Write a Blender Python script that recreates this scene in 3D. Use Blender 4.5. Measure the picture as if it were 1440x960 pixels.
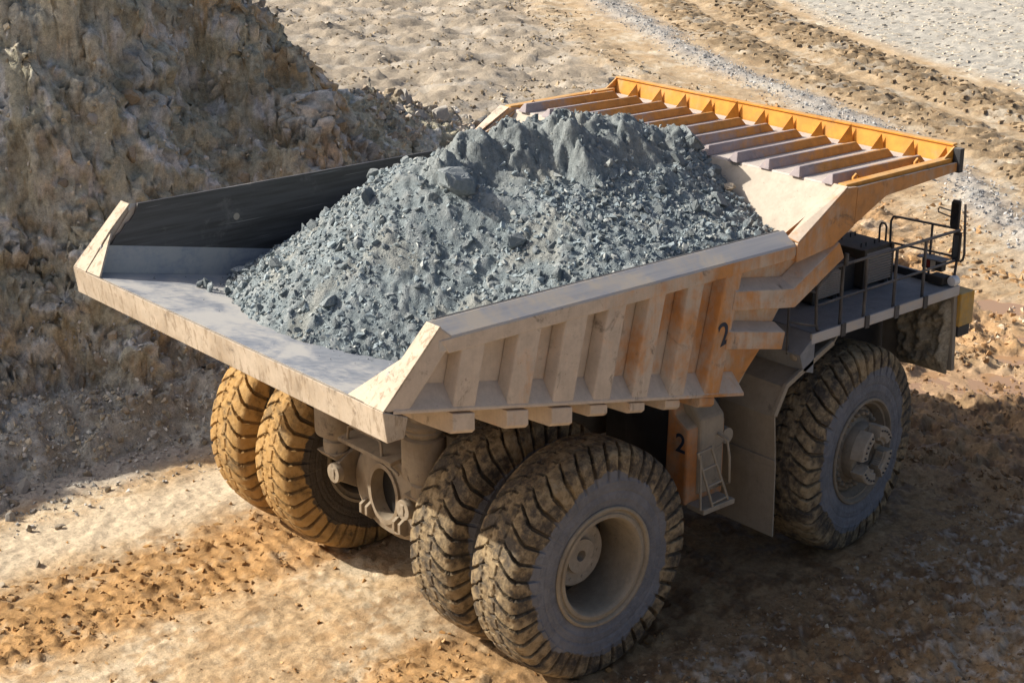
import bpy, bmesh, math, random
import numpy as np
from mathutils import Vector, Matrix

# ------------------------------------------------------------------ camera, sky, sun
for o in list(bpy.data.objects): bpy.data.objects.remove(o)
scn = bpy.context.scene
COL = scn.collection
CAM = Vector((-14.0408, -18.0955, 11.8744)); YAW, PITCH = 0.8589, -0.3397
cd = bpy.data.cameras.new('camera'); cam = bpy.data.objects.new('camera', cd); COL.objects.link(cam)
cam.location = CAM
fw = Vector((math.cos(PITCH)*math.cos(YAW), math.cos(PITCH)*math.sin(YAW), math.sin(PITCH)))
cam.rotation_euler = fw.to_track_quat('-Z', 'Y').to_euler()
cd.sensor_width = 36; cd.lens = 2366.5/1440*36; cd.clip_end = 3000
scn.camera = cam

SUN = Vector((-1.0, 1.0, 1.03)).normalized()
ELEV = math.asin(SUN.z); AZ = math.atan2(SUN.x, SUN.y)
w = bpy.data.worlds.new('World'); scn.world = w; w.use_nodes = True
nt = w.node_tree; sky = nt.nodes.new('ShaderNodeTexSky'); sky.sky_type = 'NISHITA'; sky.sun_disc = False
sky.sun_elevation = ELEV; sky.sun_rotation = AZ
sky.air_density = .8; sky.dust_density = 5.0; sky.ozone_density = 1.0
bg = nt.nodes['Background']; bg.inputs[1].default_value = 0.11
nt.links.new(sky.outputs[0], bg.inputs[0])
sl = bpy.data.lights.new('sun', 'SUN'); sl.energy = 5.0; sl.angle = math.radians(0.53); sl.color = (1.0, 0.93, 0.82)
so = bpy.data.objects.new('sun', sl); COL.objects.link(so); so.rotation_euler = SUN.to_track_quat('Z', 'Y').to_euler()
scn.view_settings.view_transform = 'Standard'; scn.view_settings.look = 'None'
scn.view_settings.gamma = 1; scn.view_settings.use_curve_mapping = False
scn.view_settings.exposure = 0.36

rng = np.random.default_rng(7); random.seed(7)

# ------------------------------------------------------------------ helpers
def tag(o, label=None, cat=None, group=None, kind=None):
    if label: o['label'] = label
    if cat: o['category'] = cat
    if group: o['group'] = group
    if kind: o['kind'] = kind
    return o
def link(o, parent=None):
    COL.objects.link(o)
    if parent is not None: o.parent = parent
    return o
def empty(name, loc=(0,0,0), parent=None):
    o = bpy.data.objects.new(name, None); o.location = loc; o.empty_display_size = .3
    return link(o, parent)

class MB:
    def __init__(s): s.v = []; s.f = []
    def add(s, vs, fs):
        n = len(s.v); s.v += [tuple(p) for p in vs]; s.f += [tuple(i+n for i in f) for f in fs]; return s
    def prism(s, poly, vec):
        n = len(poly); a = [Vector(p) for p in poly]; b = [p+Vector(vec) for p in a]
        fs = [tuple(range(n-1, -1, -1)), tuple(range(n, 2*n))] + [(i, (i+1) % n, (i+1) % n+n, i+n) for i in range(n)]
        return s.add(a+b, fs)
    def xz(s, poly, y0, y1): return s.prism([(p[0], y0, p[1]) for p in poly], (0, y1-y0, 0))
    def yz(s, poly, x0, x1): return s.prism([(x0, p[0], p[1]) for p in poly], (x1-x0, 0, 0))
    def box(s, x0, x1, y0, y1, z0, z1): return s.prism([(x0,y0,z0),(x1,y0,z0),(x1,y1,z0),(x0,y1,z0)], (0,0,z1-z0))
    def hexa(s, bot, top):  # two quads
        return s.add(list(bot)+list(top), [(3,2,1,0),(4,5,6,7),(0,1,5,4),(1,2,6,5),(2,3,7,6),(3,0,4,7)])
    def tube(s, path, r, n=8, cap=True):
        P = [Vector(p) for p in path]; rings = []
        prev = None
        for i, p in enumerate(P):
            t = (P[min(i+1, len(P)-1)]-P[max(i-1, 0)]).normalized()
            ref = Vector((0,0,1)) if abs(t.z) < .9 else Vector((0,1,0))
            u = prev - t*prev.dot(t) if prev is not None else t.cross(ref)
            u.normalize(); v = t.cross(u); prev = u
            rr = r[i] if isinstance(r, (list, tuple)) else r
            rings.append([p+u*rr*math.cos(2*math.pi*k/n)+v*rr*math.sin(2*math.pi*k/n) for k in range(n)])
        vs = [q for ring in rings for q in ring]
        fs = [(i*n+k, i*n+(k+1) % n, (i+1)*n+(k+1) % n, (i+1)*n+k) for i in range(len(P)-1) for k in range(n)]
        if cap: fs += [tuple(range(n-1, -1, -1)), tuple((len(P)-1)*n+k for k in range(n))]
        return s.add(vs, fs)
    def lathe(s, prof, c=(0,0,0), axis='y', n=48, a0=0, a1=2*math.pi, sc=(1,1)):
        full = abs(a1-a0-2*math.pi) < 1e-6; m = n if full else n+1; vs = []; fs = []
        for k in range(m):
            a = a0+(a1-a0)*k/n; ca, sa = math.cos(a)*sc[0], math.sin(a)*sc[1]
            for (r, h) in prof:
                if axis == 'y': vs.append((c[0]+r*ca, c[1]+h, c[2]+r*sa))
                elif axis == 'x': vs.append((c[0]+h, c[1]+r*ca, c[2]+r*sa))
                else: vs.append((c[0]+r*ca, c[1]+r*sa, c[2]+h))
        q = len(prof)
        for k in range(n):
            for j in range(q-1):
                a, b = k*q+j, ((k+1) % m)*q+j
                fs.append((a, b, b+1, a+1))
        if not full: fs += [tuple(range(q)), tuple(n*q+j for j in range(q-1, -1, -1))]
        return s.add(vs, fs)
    def sweep(s, path, prof):   # path: (x,z) polyline; prof: closed list of (y, offset along in-plane normal)
        P = [Vector((p[0], p[1])) for p in path]; n = len(prof); vs = []
        for i, p in enumerate(P):
            d0 = (P[i]-P[i-1]).normalized() if i else (P[1]-P[0]).normalized()
            d1 = (P[i+1]-P[i]).normalized() if i < len(P)-1 else d0
            n0 = Vector((-d0.y, d0.x)); n1 = Vector((-d1.y, d1.x)); m = (n0+n1).normalized(); m /= max(.4, m.dot(n0))
            for (y, o) in prof: vs.append((p.x+m.x*o, y, p.y+m.y*o))
        fs = [(i*n+k, i*n+(k+1) % n, (i+1)*n+(k+1) % n, (i+1)*n+k) for i in range(len(P)-1) for k in range(n)]
        fs += [tuple(range(n-1, -1, -1)), tuple((len(P)-1)*n+k for k in range(n))]
        return s.add(vs, fs)
    def mesh(s, name, smooth=None):
        me = bpy.data.meshes.new(name); me.from_pydata(s.v, [], s.f)
        bm = bmesh.new(); bm.from_mesh(me); bmesh.ops.recalc_face_normals(bm, faces=bm.faces); bm.to_mesh(me); bm.free()
        if smooth:
            me.polygons.foreach_set('use_smooth', [True]*len(me.polygons)); me.set_sharp_from_angle(angle=math.radians(smooth))
        return me
    def build(s, name, mat, parent=None, bevel=0, smooth=None, loc=None):
        me = s.mesh(name, smooth); me.materials.append(mat)
        o = bpy.data.objects.new(name, me); link(o, parent)
        if loc: o.location = loc
        if bevel:
            b = o.modifiers.new('bevel', 'BEVEL'); b.width = bevel; b.segments = 2; b.limit_method = 'ANGLE'; b.angle_limit = math.radians(35)
        return o

def np_mesh(name, V, F, mat, cols=None, smooth=True, attr='tint'):
    me = bpy.data.meshes.new(name); nv, nf, k = len(V), len(F), F.shape[1]
    me.vertices.add(nv); me.vertices.foreach_set('co', np.ascontiguousarray(V, np.float32).ravel())
    me.loops.add(nf*k); me.loops.foreach_set('vertex_index', np.ascontiguousarray(F, np.int32).ravel())
    me.polygons.add(nf); me.polygons.foreach_set('loop_start', np.arange(0, nf*k, k, dtype=np.int32))
    me.update(calc_edges=True)
    me.polygons.foreach_set('use_smooth', np.full(nf, smooth))
    if cols is not None:
        a = me.attributes.new(attr, 'FLOAT_COLOR', 'POINT')
        c4 = np.ones((nv, 4), np.float32); c4[:, :cols.shape[1]] = cols; a.data.foreach_set('color', c4.ravel())
    me.materials.append(mat); me.validate()
    return bpy.data.objects.new(name, me)

# gradient noise, vectorised
def _h(ix, iy, iz, seed):
    h = (ix.astype(np.uint32)*np.uint32(374761393) ^ iy.astype(np.uint32)*np.uint32(668265263) ^ iz.astype(np.uint32)*np.uint32(2147483647-58) ^ np.uint32(seed*1013904223 & 0xffffffff))
    h = (h ^ (h >> np.uint32(13)))*np.uint32(1274126177); h = (h ^ (h >> np.uint32(15)))*np.uint32(2246822519)
    return h ^ (h >> np.uint32(16))
def noise2(x, y, seed=0):
    ix = np.floor(x).astype(np.int64); iy = np.floor(y).astype(np.int64); fx = x-ix; fy = y-iy
    ux = fx*fx*fx*(fx*(fx*6-15)+10); uy = fy*fy*fy*(fy*(fy*6-15)+10); z = np.zeros_like(ix); r = 0
    for dx in (0, 1):
        for dy in (0, 1):
            a = _h(ix+dx, iy+dy, z, seed).astype(np.float32)*(2*math.pi/4294967296.0)
            g = np.cos(a)*(fx-dx)+np.sin(a)*(fy-dy)
            r = r+g*(ux if dx else 1-ux)*(uy if dy else 1-uy)
    return r*1.5
def noise3(x, y, z, seed=0):
    I = [np.floor(q).astype(np.int64) for q in (x, y, z)]; f = [q-i for q, i in zip((x, y, z), I)]
    u = [t*t*t*(t*(t*6-15)+10) for t in f]; r = 0
    for dx in (0, 1):
        for dy in (0, 1):
            for dz in (0, 1):
                h = _h(I[0]+dx, I[1]+dy, I[2]+dz, seed)
                gx = (h & np.uint32(1023)).astype(np.float32)/511.5-1; gy = ((h >> np.uint32(10)) & np.uint32(1023)).astype(np.float32)/511.5-1; gz = ((h >> np.uint32(20)) & np.uint32(1023)).astype(np.float32)/511.5-1
                g = gx*(f[0]-dx)+gy*(f[1]-dy)+gz*(f[2]-dz)
                r = r+g*(u[0] if dx else 1-u[0])*(u[1] if dy else 1-u[1])*(u[2] if dz else 1-u[2])
    return r*1.3
def fbm2(x, y, oct=5, seed=0, gain=.5, ridged=False):
    r = 0; a = 1.; f = 1.
    for k in range(oct):
        n = noise2(x*f, y*f, seed+k*17)
        r = r+a*((1-2*np.abs(n)) if ridged else n); a *= gain; f *= 2.03
    return r
def fbm3(x, y, z, oct=5, seed=0, gain=.5, ridged=False):
    r = 0; a = 1.; f = 1.
    for k in range(oct):
        n = noise3(x*f, y*f, z*f, seed+k*17)
        r = r+a*((1-2*np.abs(n)) if ridged else n); a *= gain; f *= 2.03
    return r
def sstep(a, b, x): t = np.clip((x-a)/(b-a), 0, 1); return t*t*(3-2*t)
def mixc(c, d, m): return c*(1-m[..., None])+np.asarray(d)*m[..., None]
def grid_faces(nx, ny):   # vertex index = i*ny + j
    i, j = np.meshgrid(np.arange(nx-1), np.arange(ny-1), indexing='ij'); a = (i*ny+j).ravel()
    return np.stack([a, a+ny, a+ny+1, a+1], 1)

# ------------------------------------------------------------------ materials
def newmat(name):
    m = bpy.data.materials.new(name); m.use_nodes = True; t = m.node_tree
    return m, t, t.nodes['Principled BSDF']
class N:
    def __init__(s, t): s.t = t
    def n(s, ty, ins=None, **kw):
        q = s.t.nodes.new(ty)
        for k, v in kw.items(): setattr(q, k, v)
        for k, v in (ins or {}).items():
            if isinstance(v, bpy.types.NodeSocket): s.t.links.new(v, q.inputs[k])
            else: q.inputs[k].default_value = v
        return q
    def math(s, op, a, b=0.0, clamp=False): return s.n('ShaderNodeMath', {0: a, 1: b}, operation=op, use_clamp=clamp).outputs[0]
    def coord(s, sc=(1,1,1), loc=(0,0,0)):
        c = s.n('ShaderNodeTexCoord').outputs['Object']
        return s.n('ShaderNodeMapping', {'Vector': c, 'Scale': sc, 'Location': loc}).outputs[0]
    def noise(s, vec, scale, detail=6, rough=.6, dist=0): return s.n('ShaderNodeTexNoise', {'Vector': vec, 'Scale': scale, 'Detail': detail, 'Roughness': rough, 'Distortion': dist}).outputs[0]
    def ramp(s, f, a, b, lo=0., hi=1.): return s.n('ShaderNodeMapRange', {0: f, 1: a, 2: b, 3: lo, 4: hi}, interpolation_type='SMOOTHSTEP').outputs[0]
    def mix(s, f, a, b):
        q = s.n('ShaderNodeMix', data_type='RGBA')
        for k, v in ((0, f), (6, a), (7, b)):
            if isinstance(v, bpy.types.NodeSocket): s.t.links.new(v, q.inputs[k])
            else: q.inputs[k].default_value = v if k == 0 else (*v, 1)[:4]
        return q.outputs[2]
    def mulc(s, c, f):
        v = s.n('ShaderNodeVectorMath', {0: c}, operation='SCALE'); s.t.links.new(f, v.inputs[3]); return v.outputs[0]
    def bump(s, h, strength=.5, dist=.02, normal=None):
        d = {'Height': h, 'Strength': strength, 'Distance': dist}
        if normal is not None: d['Normal'] = normal
        return s.n('ShaderNodeBump', d).outputs[0]
    def set(s, p, **kw):
        for k, v in kw.items():
            k = k.replace('_', ' ')
            if isinstance(v, bpy.types.NodeSocket): s.t.links.new(v, p.inputs[k])
            else: p.inputs[k].default_value = (*v, 1) if isinstance(v, tuple) and len(v) == 3 else v

def earth_mat(name, fine=9., bump=.6, bdist=.05, var=.35, wet=False):
    m, t, p = newmat(name); g = N(t); c = g.coord()
    at = g.n('ShaderNodeAttribute', attribute_name='tint')
    n1 = g.noise(c, fine, 8, .7); n2 = g.noise(c, fine*4.5, 5, .7); n3 = g.noise(c, 1.1, 5, .65)
    v = g.math('ADD', g.ramp(n1, .25, .75, 1-var, 1+var), g.ramp(n2, .3, .7, -var*.55, var*.55))
    v = g.math('ADD', v, g.ramp(n3, .3, .7, -.12, .12))
    col = g.mulc(at.outputs['Color'], v)
    h = g.math('ADD', g.math('MULTIPLY', n1, 1.0), g.math('MULTIPLY', n2, .45))
    g.set(p, Base_Color=col, Roughness=.95, Normal=g.bump(h, bump, bdist), Specular_IOR_Level=.2)
    if wet:
        g.set(p, Roughness=g.n('ShaderNodeMapRange', {0: at.outputs['Alpha'], 1: 0., 2: 1., 3: .38, 4: .95}).outputs[0], Specular_IOR_Level=.35)
    return m
def stone_mat(name, var=.3):
    m, t, p = newmat(name); g = N(t); c = g.coord()
    at = g.n('ShaderNodeAttribute', attribute_name='tint')
    n = g.noise(c, 14, 7, .7)
    g.set(p, Base_Color=g.mulc(at.outputs['Color'], g.ramp(n, .25, .75, 1-var, 1+var)), Roughness=.9, Specular_IOR_Level=.25, Normal=g.bump(n, .5, .02))
    return m
def rock_mat(name, base, alt, dust):
    m, t, p = newmat(name); g = N(t); c = g.coord()
    oi = g.n('ShaderNodeObjectInfo').outputs['Random']
    n = g.noise(c, 6, 9, .75); n2 = g.noise(c, 26, 5, .7)
    col = g.mix(g.ramp(n, .35, .65), base, alt)
    geo = g.n('ShaderNodeNewGeometry'); nz = g.n('ShaderNodeSeparateXYZ', {0: geo.outputs['Normal']}).outputs[2]
    col = g.mix(g.math('MULTIPLY', g.ramp(nz, .3, .95), g.ramp(n2, .35, .6, .2, .8)), col, dust)
    col = g.mulc(col, g.math('ADD', g.math('MULTIPLY', oi, .45), .78))
    g.set(p, Base_Color=col, Roughness=.92, Specular_IOR_Level=.25, Normal=g.bump(g.math('ADD', n, g.math('MULTIPLY', n2, .4)), .8, .03))
    return m

def paint_mat(name, paint, dust, cover=.5, xg=None, grime=(.09,.075,.06), gr=.25, rough=.6, scale=1.0, drip=0.):
    """worn paint under dried dust: blotches, vertical runs, scratches"""
    m, t, p = newmat(name); g = N(t); c = g.coord()
    nA = g.noise(c, .9*scale, 8, .65, .3); nB = g.noise(c, 4.5*scale, 8, .7)
    st = g.noise(g.coord((4, 4, .7)), 1.3*scale, 7, .7, .6); st2 = g.noise(g.coord((26, 26, .8)), 1.0, 3, .6)
    f = g.math('ADD', g.math('MULTIPLY', g.math('SUBTRACT', nA, .5), 2.1), cover)
    f = g.math('ADD', f, g.math('MULTIPLY', g.math('SUBTRACT', st, .5), .75))
    f = g.math('ADD', f, g.math('MULTIPLY', g.math('SUBTRACT', nB, .5), .9))
    if xg:
        x = g.n('ShaderNodeSeparateXYZ', {0: g.coord()}).outputs[0]
        f = g.math('ADD', f, g.n('ShaderNodeMapRange', {0: x, 1: xg[0], 2: xg[1], 3: xg[2], 4: xg[3]}).outputs[0])
    geo = g.n('ShaderNodeNewGeometry'); nz = g.n('ShaderNodeSeparateXYZ', {0: geo.outputs['Normal']}).outputs[2]
    f = g.math('ADD', f, g.ramp(nz, .25, .9, 0, .45), clamp=False)
    f = g.ramp(f, .15, .85)
    pc = g.mix(g.ramp(nB, .35, .68), paint, tuple(q*.72 for q in paint))
    dc = g.mix(g.ramp(nB, .3, .7), dust, tuple(q*.8 for q in dust))
    dc = g.mix(g.ramp(st2, .50, .68, 0, .22), dc, tuple(q*.7 for q in dust))
    dc = g.mix(g.ramp(g.noise(c, 13*scale, 8, .8), .52, .70, 0, .5), dc, tuple(q*.66 for q in dust))
    col = g.mix(f, pc, dc)
    gm = g.math('MULTIPLY', g.ramp(g.noise(c, 2.3*scale, 9, .75, .8), .56, .72), gr*2.2, clamp=True)
    col = g.mix(gm, col, grime)
    if drip:
        dr = g.ramp(g.noise(g.coord((7, 7, 2.0)), 1.5, 7, .72, .4), .52, .60, 0, drip)
        col = g.mix(dr, col, (.20, .145, .09))
    ch = g.ramp(g.noise(c, 34, 3, .5), .69, .73, 0, .4)
    col = g.mix(ch, col, (.12, .09, .07))
    g.set(p, Base_Color=col, Roughness=g.math('ADD', g.math('MULTIPLY', f, .3), rough-.02), Specular_IOR_Level=.35, Normal=g.bump(g.math('ADD', nB, g.math('MULTIPLY', st2, .15)), .18, .012))
    return m

def steel_mat(name, c1, c2, dust, dcover=.35, metal=.5, rough=.42, along=(.6, 14, 14)):
    m, t, p = newmat(name); g = N(t)
    st = g.noise(g.coord(along), 1.6, 6, .6); nA = g.noise(g.coord(), 1.0, 8, .65, .4); nB = g.noise(g.coord(), 9, 6, .7)
    sc = g.noise(g.coord((along[0]*1.5, along[1]*5, along[2]*5)), 1.0, 2, .5)
    col = g.mix(g.ramp(st, .3, .7), c1, c2)
    col = g.mix(g.ramp(sc, .66, .74, 0, .35), col, (.5, .5, .48))
    f = g.ramp(g.math('ADD', nA, g.math('MULTIPLY', g.math('SUBTRACT', nB, .5), .35)), .62-dcover*.4, .78-dcover*.3, 0, .85)
    col = g.mix(f, col, dust)
    g.set(p, Base_Color=col, Metallic=g.math('MULTIPLY', g.math('SUBTRACT', 1.0, f), metal), Roughness=g.math('ADD', g.math('MULTIPLY', f, .45), g.ramp(st, .3, .7, rough-.07, rough+.1)), Normal=g.bump(g.math('ADD', st, g.math('MULTIPLY', nB, .4)), .12, .01))
    return m

def tyre_mat(name, mud, mud2, side, cover=.5, sidecover=0., r1=(.03,.03,.03), r2=(.08,.07,.066)):
    m, t, p = newmat(name); g = N(t); c = g.coord()
    x, y, z = (g.n('ShaderNodeSeparateXYZ', {0: c}).outputs[i] for i in range(3))
    r = g.math('SQRT', g.math('ADD', g.math('MULTIPLY', x, x), g.math('MULTIPLY', z, z)))
    nA = g.noise(c, 2.2, 8, .68, .5); nB = g.noise(c, 9, 8, .75); nC = g.noise(c, 34, 4, .7); nD = g.noise(c, 1.0, 4, .6)
    gr = g.n('ShaderNodeAttribute', attribute_name='groove').outputs['Fac']
    rub = g.mix(g.ramp(nB, .35, .7), r1, r2)
    sd = g.mix(g.ramp(nA, .3, .7), side, tuple(q*.72 for q in side)); sd = g.mix(g.ramp(nC, .55, .8, 0, .4), sd, tuple(min(1, q*1.5) for q in side))
    # scuffed sidewall inside, muddy shoulder outside, with a ragged limit
    lim = g.math('ADD', g.math('MULTIPLY', g.math('SUBTRACT', nD, .5), .75), g.math('MULTIPLY', g.math('SUBTRACT', nB, .5), .05))
    sh = g.ramp(g.math('ADD', r, g.math('ADD', lim, sidecover)), 1.27, 1.30)
    mf = g.math('ADD', g.math('MULTIPLY', g.math('SUBTRACT', nA, .5), 2.4), g.math('MULTIPLY', g.math('SUBTRACT', nB, .5), 1.6))
    mf = g.ramp(g.math('ADD', mf, g.math('SUBTRACT', cover, g.math('MULTIPLY', gr, .30))), .15, .85)
    mc = g.mix(g.ramp(nB, .3, .7), mud, mud2); mc = g.mix(g.ramp(nC, .5, .75, 0, .35), mc, tuple(q*.6 for q in mud2))
    tread = g.mix(g.math('MULTIPLY', gr, .38), g.mix(mf, rub, mc), tuple(q*.42 for q in mud))  # lug grooves darkened in the colour, shade painted over their mud
    col = g.mix(sh, sd, tread)
    h = g.math('ADD', g.math('MULTIPLY', mf, .6), g.math('ADD', nB, g.math('MULTIPLY', nC, .35)))
    g.set(p, Base_Color=col, Roughness=g.math('ADD', .62, g.math('MULTIPLY', mf, .3)), Specular_IOR_Level=.3, Normal=g.bump(h, .7, .022))
    return m

ORANGE = (.56, .235, .04); DUST = (.46, .375, .265); TAN = (.43, .345, .245)
M = {}
M['body'] = paint_mat('body_paint', (.52, .24, .075), (.58, .49, .395), .74, (-3., 4.6, .36, -.46), gr=.34)
M['rear'] = paint_mat('rear_dusty_steel', (.40, .32, .23), (.54, .455, .35), .62, gr=.4, scale=1.5, drip=.55)
M['canopy'] = paint_mat('canopy_paint', (.62, .265, .03), (.58, .36, .16), .22, gr=.2, rough=.55)
M['canopyplate'] = paint_mat('canopy_plate', (.50, .41, .32), (.54, .48, .43), .65, gr=.15)
M['canopyrib'] = paint_mat('canopy_rib_paint', (.54, .26, .06), (.36, .315, .32), .32, (4.4, 6.5, .6, -.45), gr=.25)
M['head'] = paint_mat('headboard_dust', (.42, .36, .28), (.50, .44, .36), .65, gr=.1)
M['rail'] = steel_mat('rail_steel', (.36, .36, .375), (.46, .445, .43), (.52, .45, .36), .5, .15, .5)
M['floor'] = steel_mat('floor_steel', (.25, .275, .32), (.33, .35, .385), (.47, .455, .42), .62, .2, .45)
M['wall'] = steel_mat('worn_wall', (.045, .043, .042), (.10, .098, .10), (.20, .19, .18), .12, .1, .55, (.5, 5, 9))
M['chassis'] = paint_mat('chassis_paint', (.22, .165, .105), (.33, .27, .195), .5, gr=.6, scale=1.6)
M['tank'] = paint_mat('tank_paint', (.50, .20, .06), (.42, .34, .25), .42, gr=.3)
M['fender'] = paint_mat('fender_dust', (.26, .22, .16), (.35, .30, .23), .75, gr=.3)
M['deck'] = paint_mat('deck_grey', (.16, .17, .19), (.30, .31, .32), .55, gr=.3)
M['darkpaint'] = paint_mat('dark_paint', (.035, .037, .042), (.16, .15, .14), .1, gr=.2)
M['cabinet'] = paint_mat('cabinet_paint', (.05, .045, .04), (.17, .14, .11), .2, gr=.2)
M['louvre'] = paint_mat('louvre_paint', (.26, .23, .20), (.40, .35, .30), .5, gr=.2)
M['handrail'] = paint_mat('handrail_paint', (.06, .06, .065), (.26, .24, .22), .3, gr=.1)
M['yellow'] = paint_mat('yellow_paint', (.62, .33, .03), (.5, .38, .2), .25, gr=.15)
M['rim'] = paint_mat('rim_dust', (.27, .22, .155), (.35, .295, .215), .6, gr=.25, scale=2)
M['hubF'] = paint_mat('hub_grime', (.20, .165, .12), (.29, .245, .185), .5, gr=.5, scale=3)
M['hub'] = paint_mat('hub_dust', (.30, .255, .195), (.38, .33, .26), .6, gr=.3, scale=3)
M['black'] = paint_mat('black_void', (.012, .011, .01), (.03, .026, .02), .2, gr=.1)  # near-black colour standing for the unlit depth of openings
M['digit'] = paint_mat('digit_blue', (.02, .03, .055), (.10, .10, .11), .05, gr=.1)
M['tyreR'] = tyre_mat('tyre_grey_mud', (.25, .17, .08), (.36, .28, .17), (.20, .205, .222), .50, 0.05, (.055, .046, .037), (.115, .095, .072))
M['tyreL'] = tyre_mat('tyre_orange_mud', (.38, .215, .065), (.45, .29, .125), (.085, .07, .055), .78, .06, (.12, .085, .045), (.20, .15, .085))
M['mudcake'] = earth_mat('caked_mud', 12, .9, .05)
m, t, p = newmat('mirror_glass'); N(t).set(p, Base_Color=(.5,.52,.52), Metallic=1.0, Roughness=.12); M['mirror'] = m
m, t, p = newmat('lamp_glass'); N(t).set(p, Base_Color=(.75,.76,.75), Roughness=.15, Specular_IOR_Level=.6); M['lamp'] = m
m, t, p = newmat('cab_glass'); N(t).set(p, Base_Color=(.03,.035,.04), Roughness=.08); M['glass'] = m
m, t, p = newmat('red_lens'); N(t).set(p, Base_Color=(.22,.03,.02), Roughness=.35); M['red'] = m
m, t, p = newmat('white_lens'); N(t).set(p, Base_Color=(.55,.52,.47), Roughness=.4); M['white'] = m

# ------------------------------------------------------------------ ground
NEARX = (-7.5, 15.); NEARY = (-9., 9.)
def axis(lo, hi, d, far_lo, far_hi, g=1.035, dmax=.19, lim=70):
    a = list(np.arange(lo, hi, d)); s = d; x = a[-1]
    while x < far_hi:
        s = min(s*g, dmax) if x < lim else s*1.5
        x += s; a.append(x)
    s = d; x = a[0]; b = []
    while x > far_lo:
        s *= 1.25; x -= s; b.append(x)
    return np.array(b[::-1]+a)
gx = axis(NEARX[0], NEARX[1], .056, -600, 900); gy = axis(NEARY[0], NEARY[1], .056, -600, 900)
X, Y = np.meshgrid(gx, gy, indexing='ij')
WIND = np.array([(58, 62), (48, 48), (42.1, 38.8), (35.5, 27.2), (33.1, 21.5), (30.3, 14.6), (26.6, 9.2), (23.9, 5.4), (20.5, 1.5), (17, -3), (12, -10), (5, -22)])
def polydist(X, Y, P):
    best = np.full(X.shape, 1e9); sgn = np.zeros(X.shape); arc = np.zeros(X.shape); acc = 0
    for a, b in zip(P[:-1], P[1:]):
        d = b-a; L = np.hypot(*d); t = np.clip(((X-a[0])*d[0]+(Y-a[1])*d[1])/L**2, 0, 1)
        qx, qy = X-a[0]-t*d[0], Y-a[1]-t*d[1]; r = np.hypot(qx, qy); m = r < best
        best = np.where(m, r, best); sgn = np.where(m, np.sign(d[0]*qy-d[1]*qx), sgn); arc = np.where(m, acc+t*L, arc); acc += L
    return best*sgn, arc
def lugs(u, v, pitch=.27):      # tread print: u along, v across (-1..1)
    ph = u/pitch+np.abs(v)*.9
    return sstep(.12, .3, np.abs((ph % 1)-.5))*sstep(1.0, .9, np.abs(v))
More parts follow.
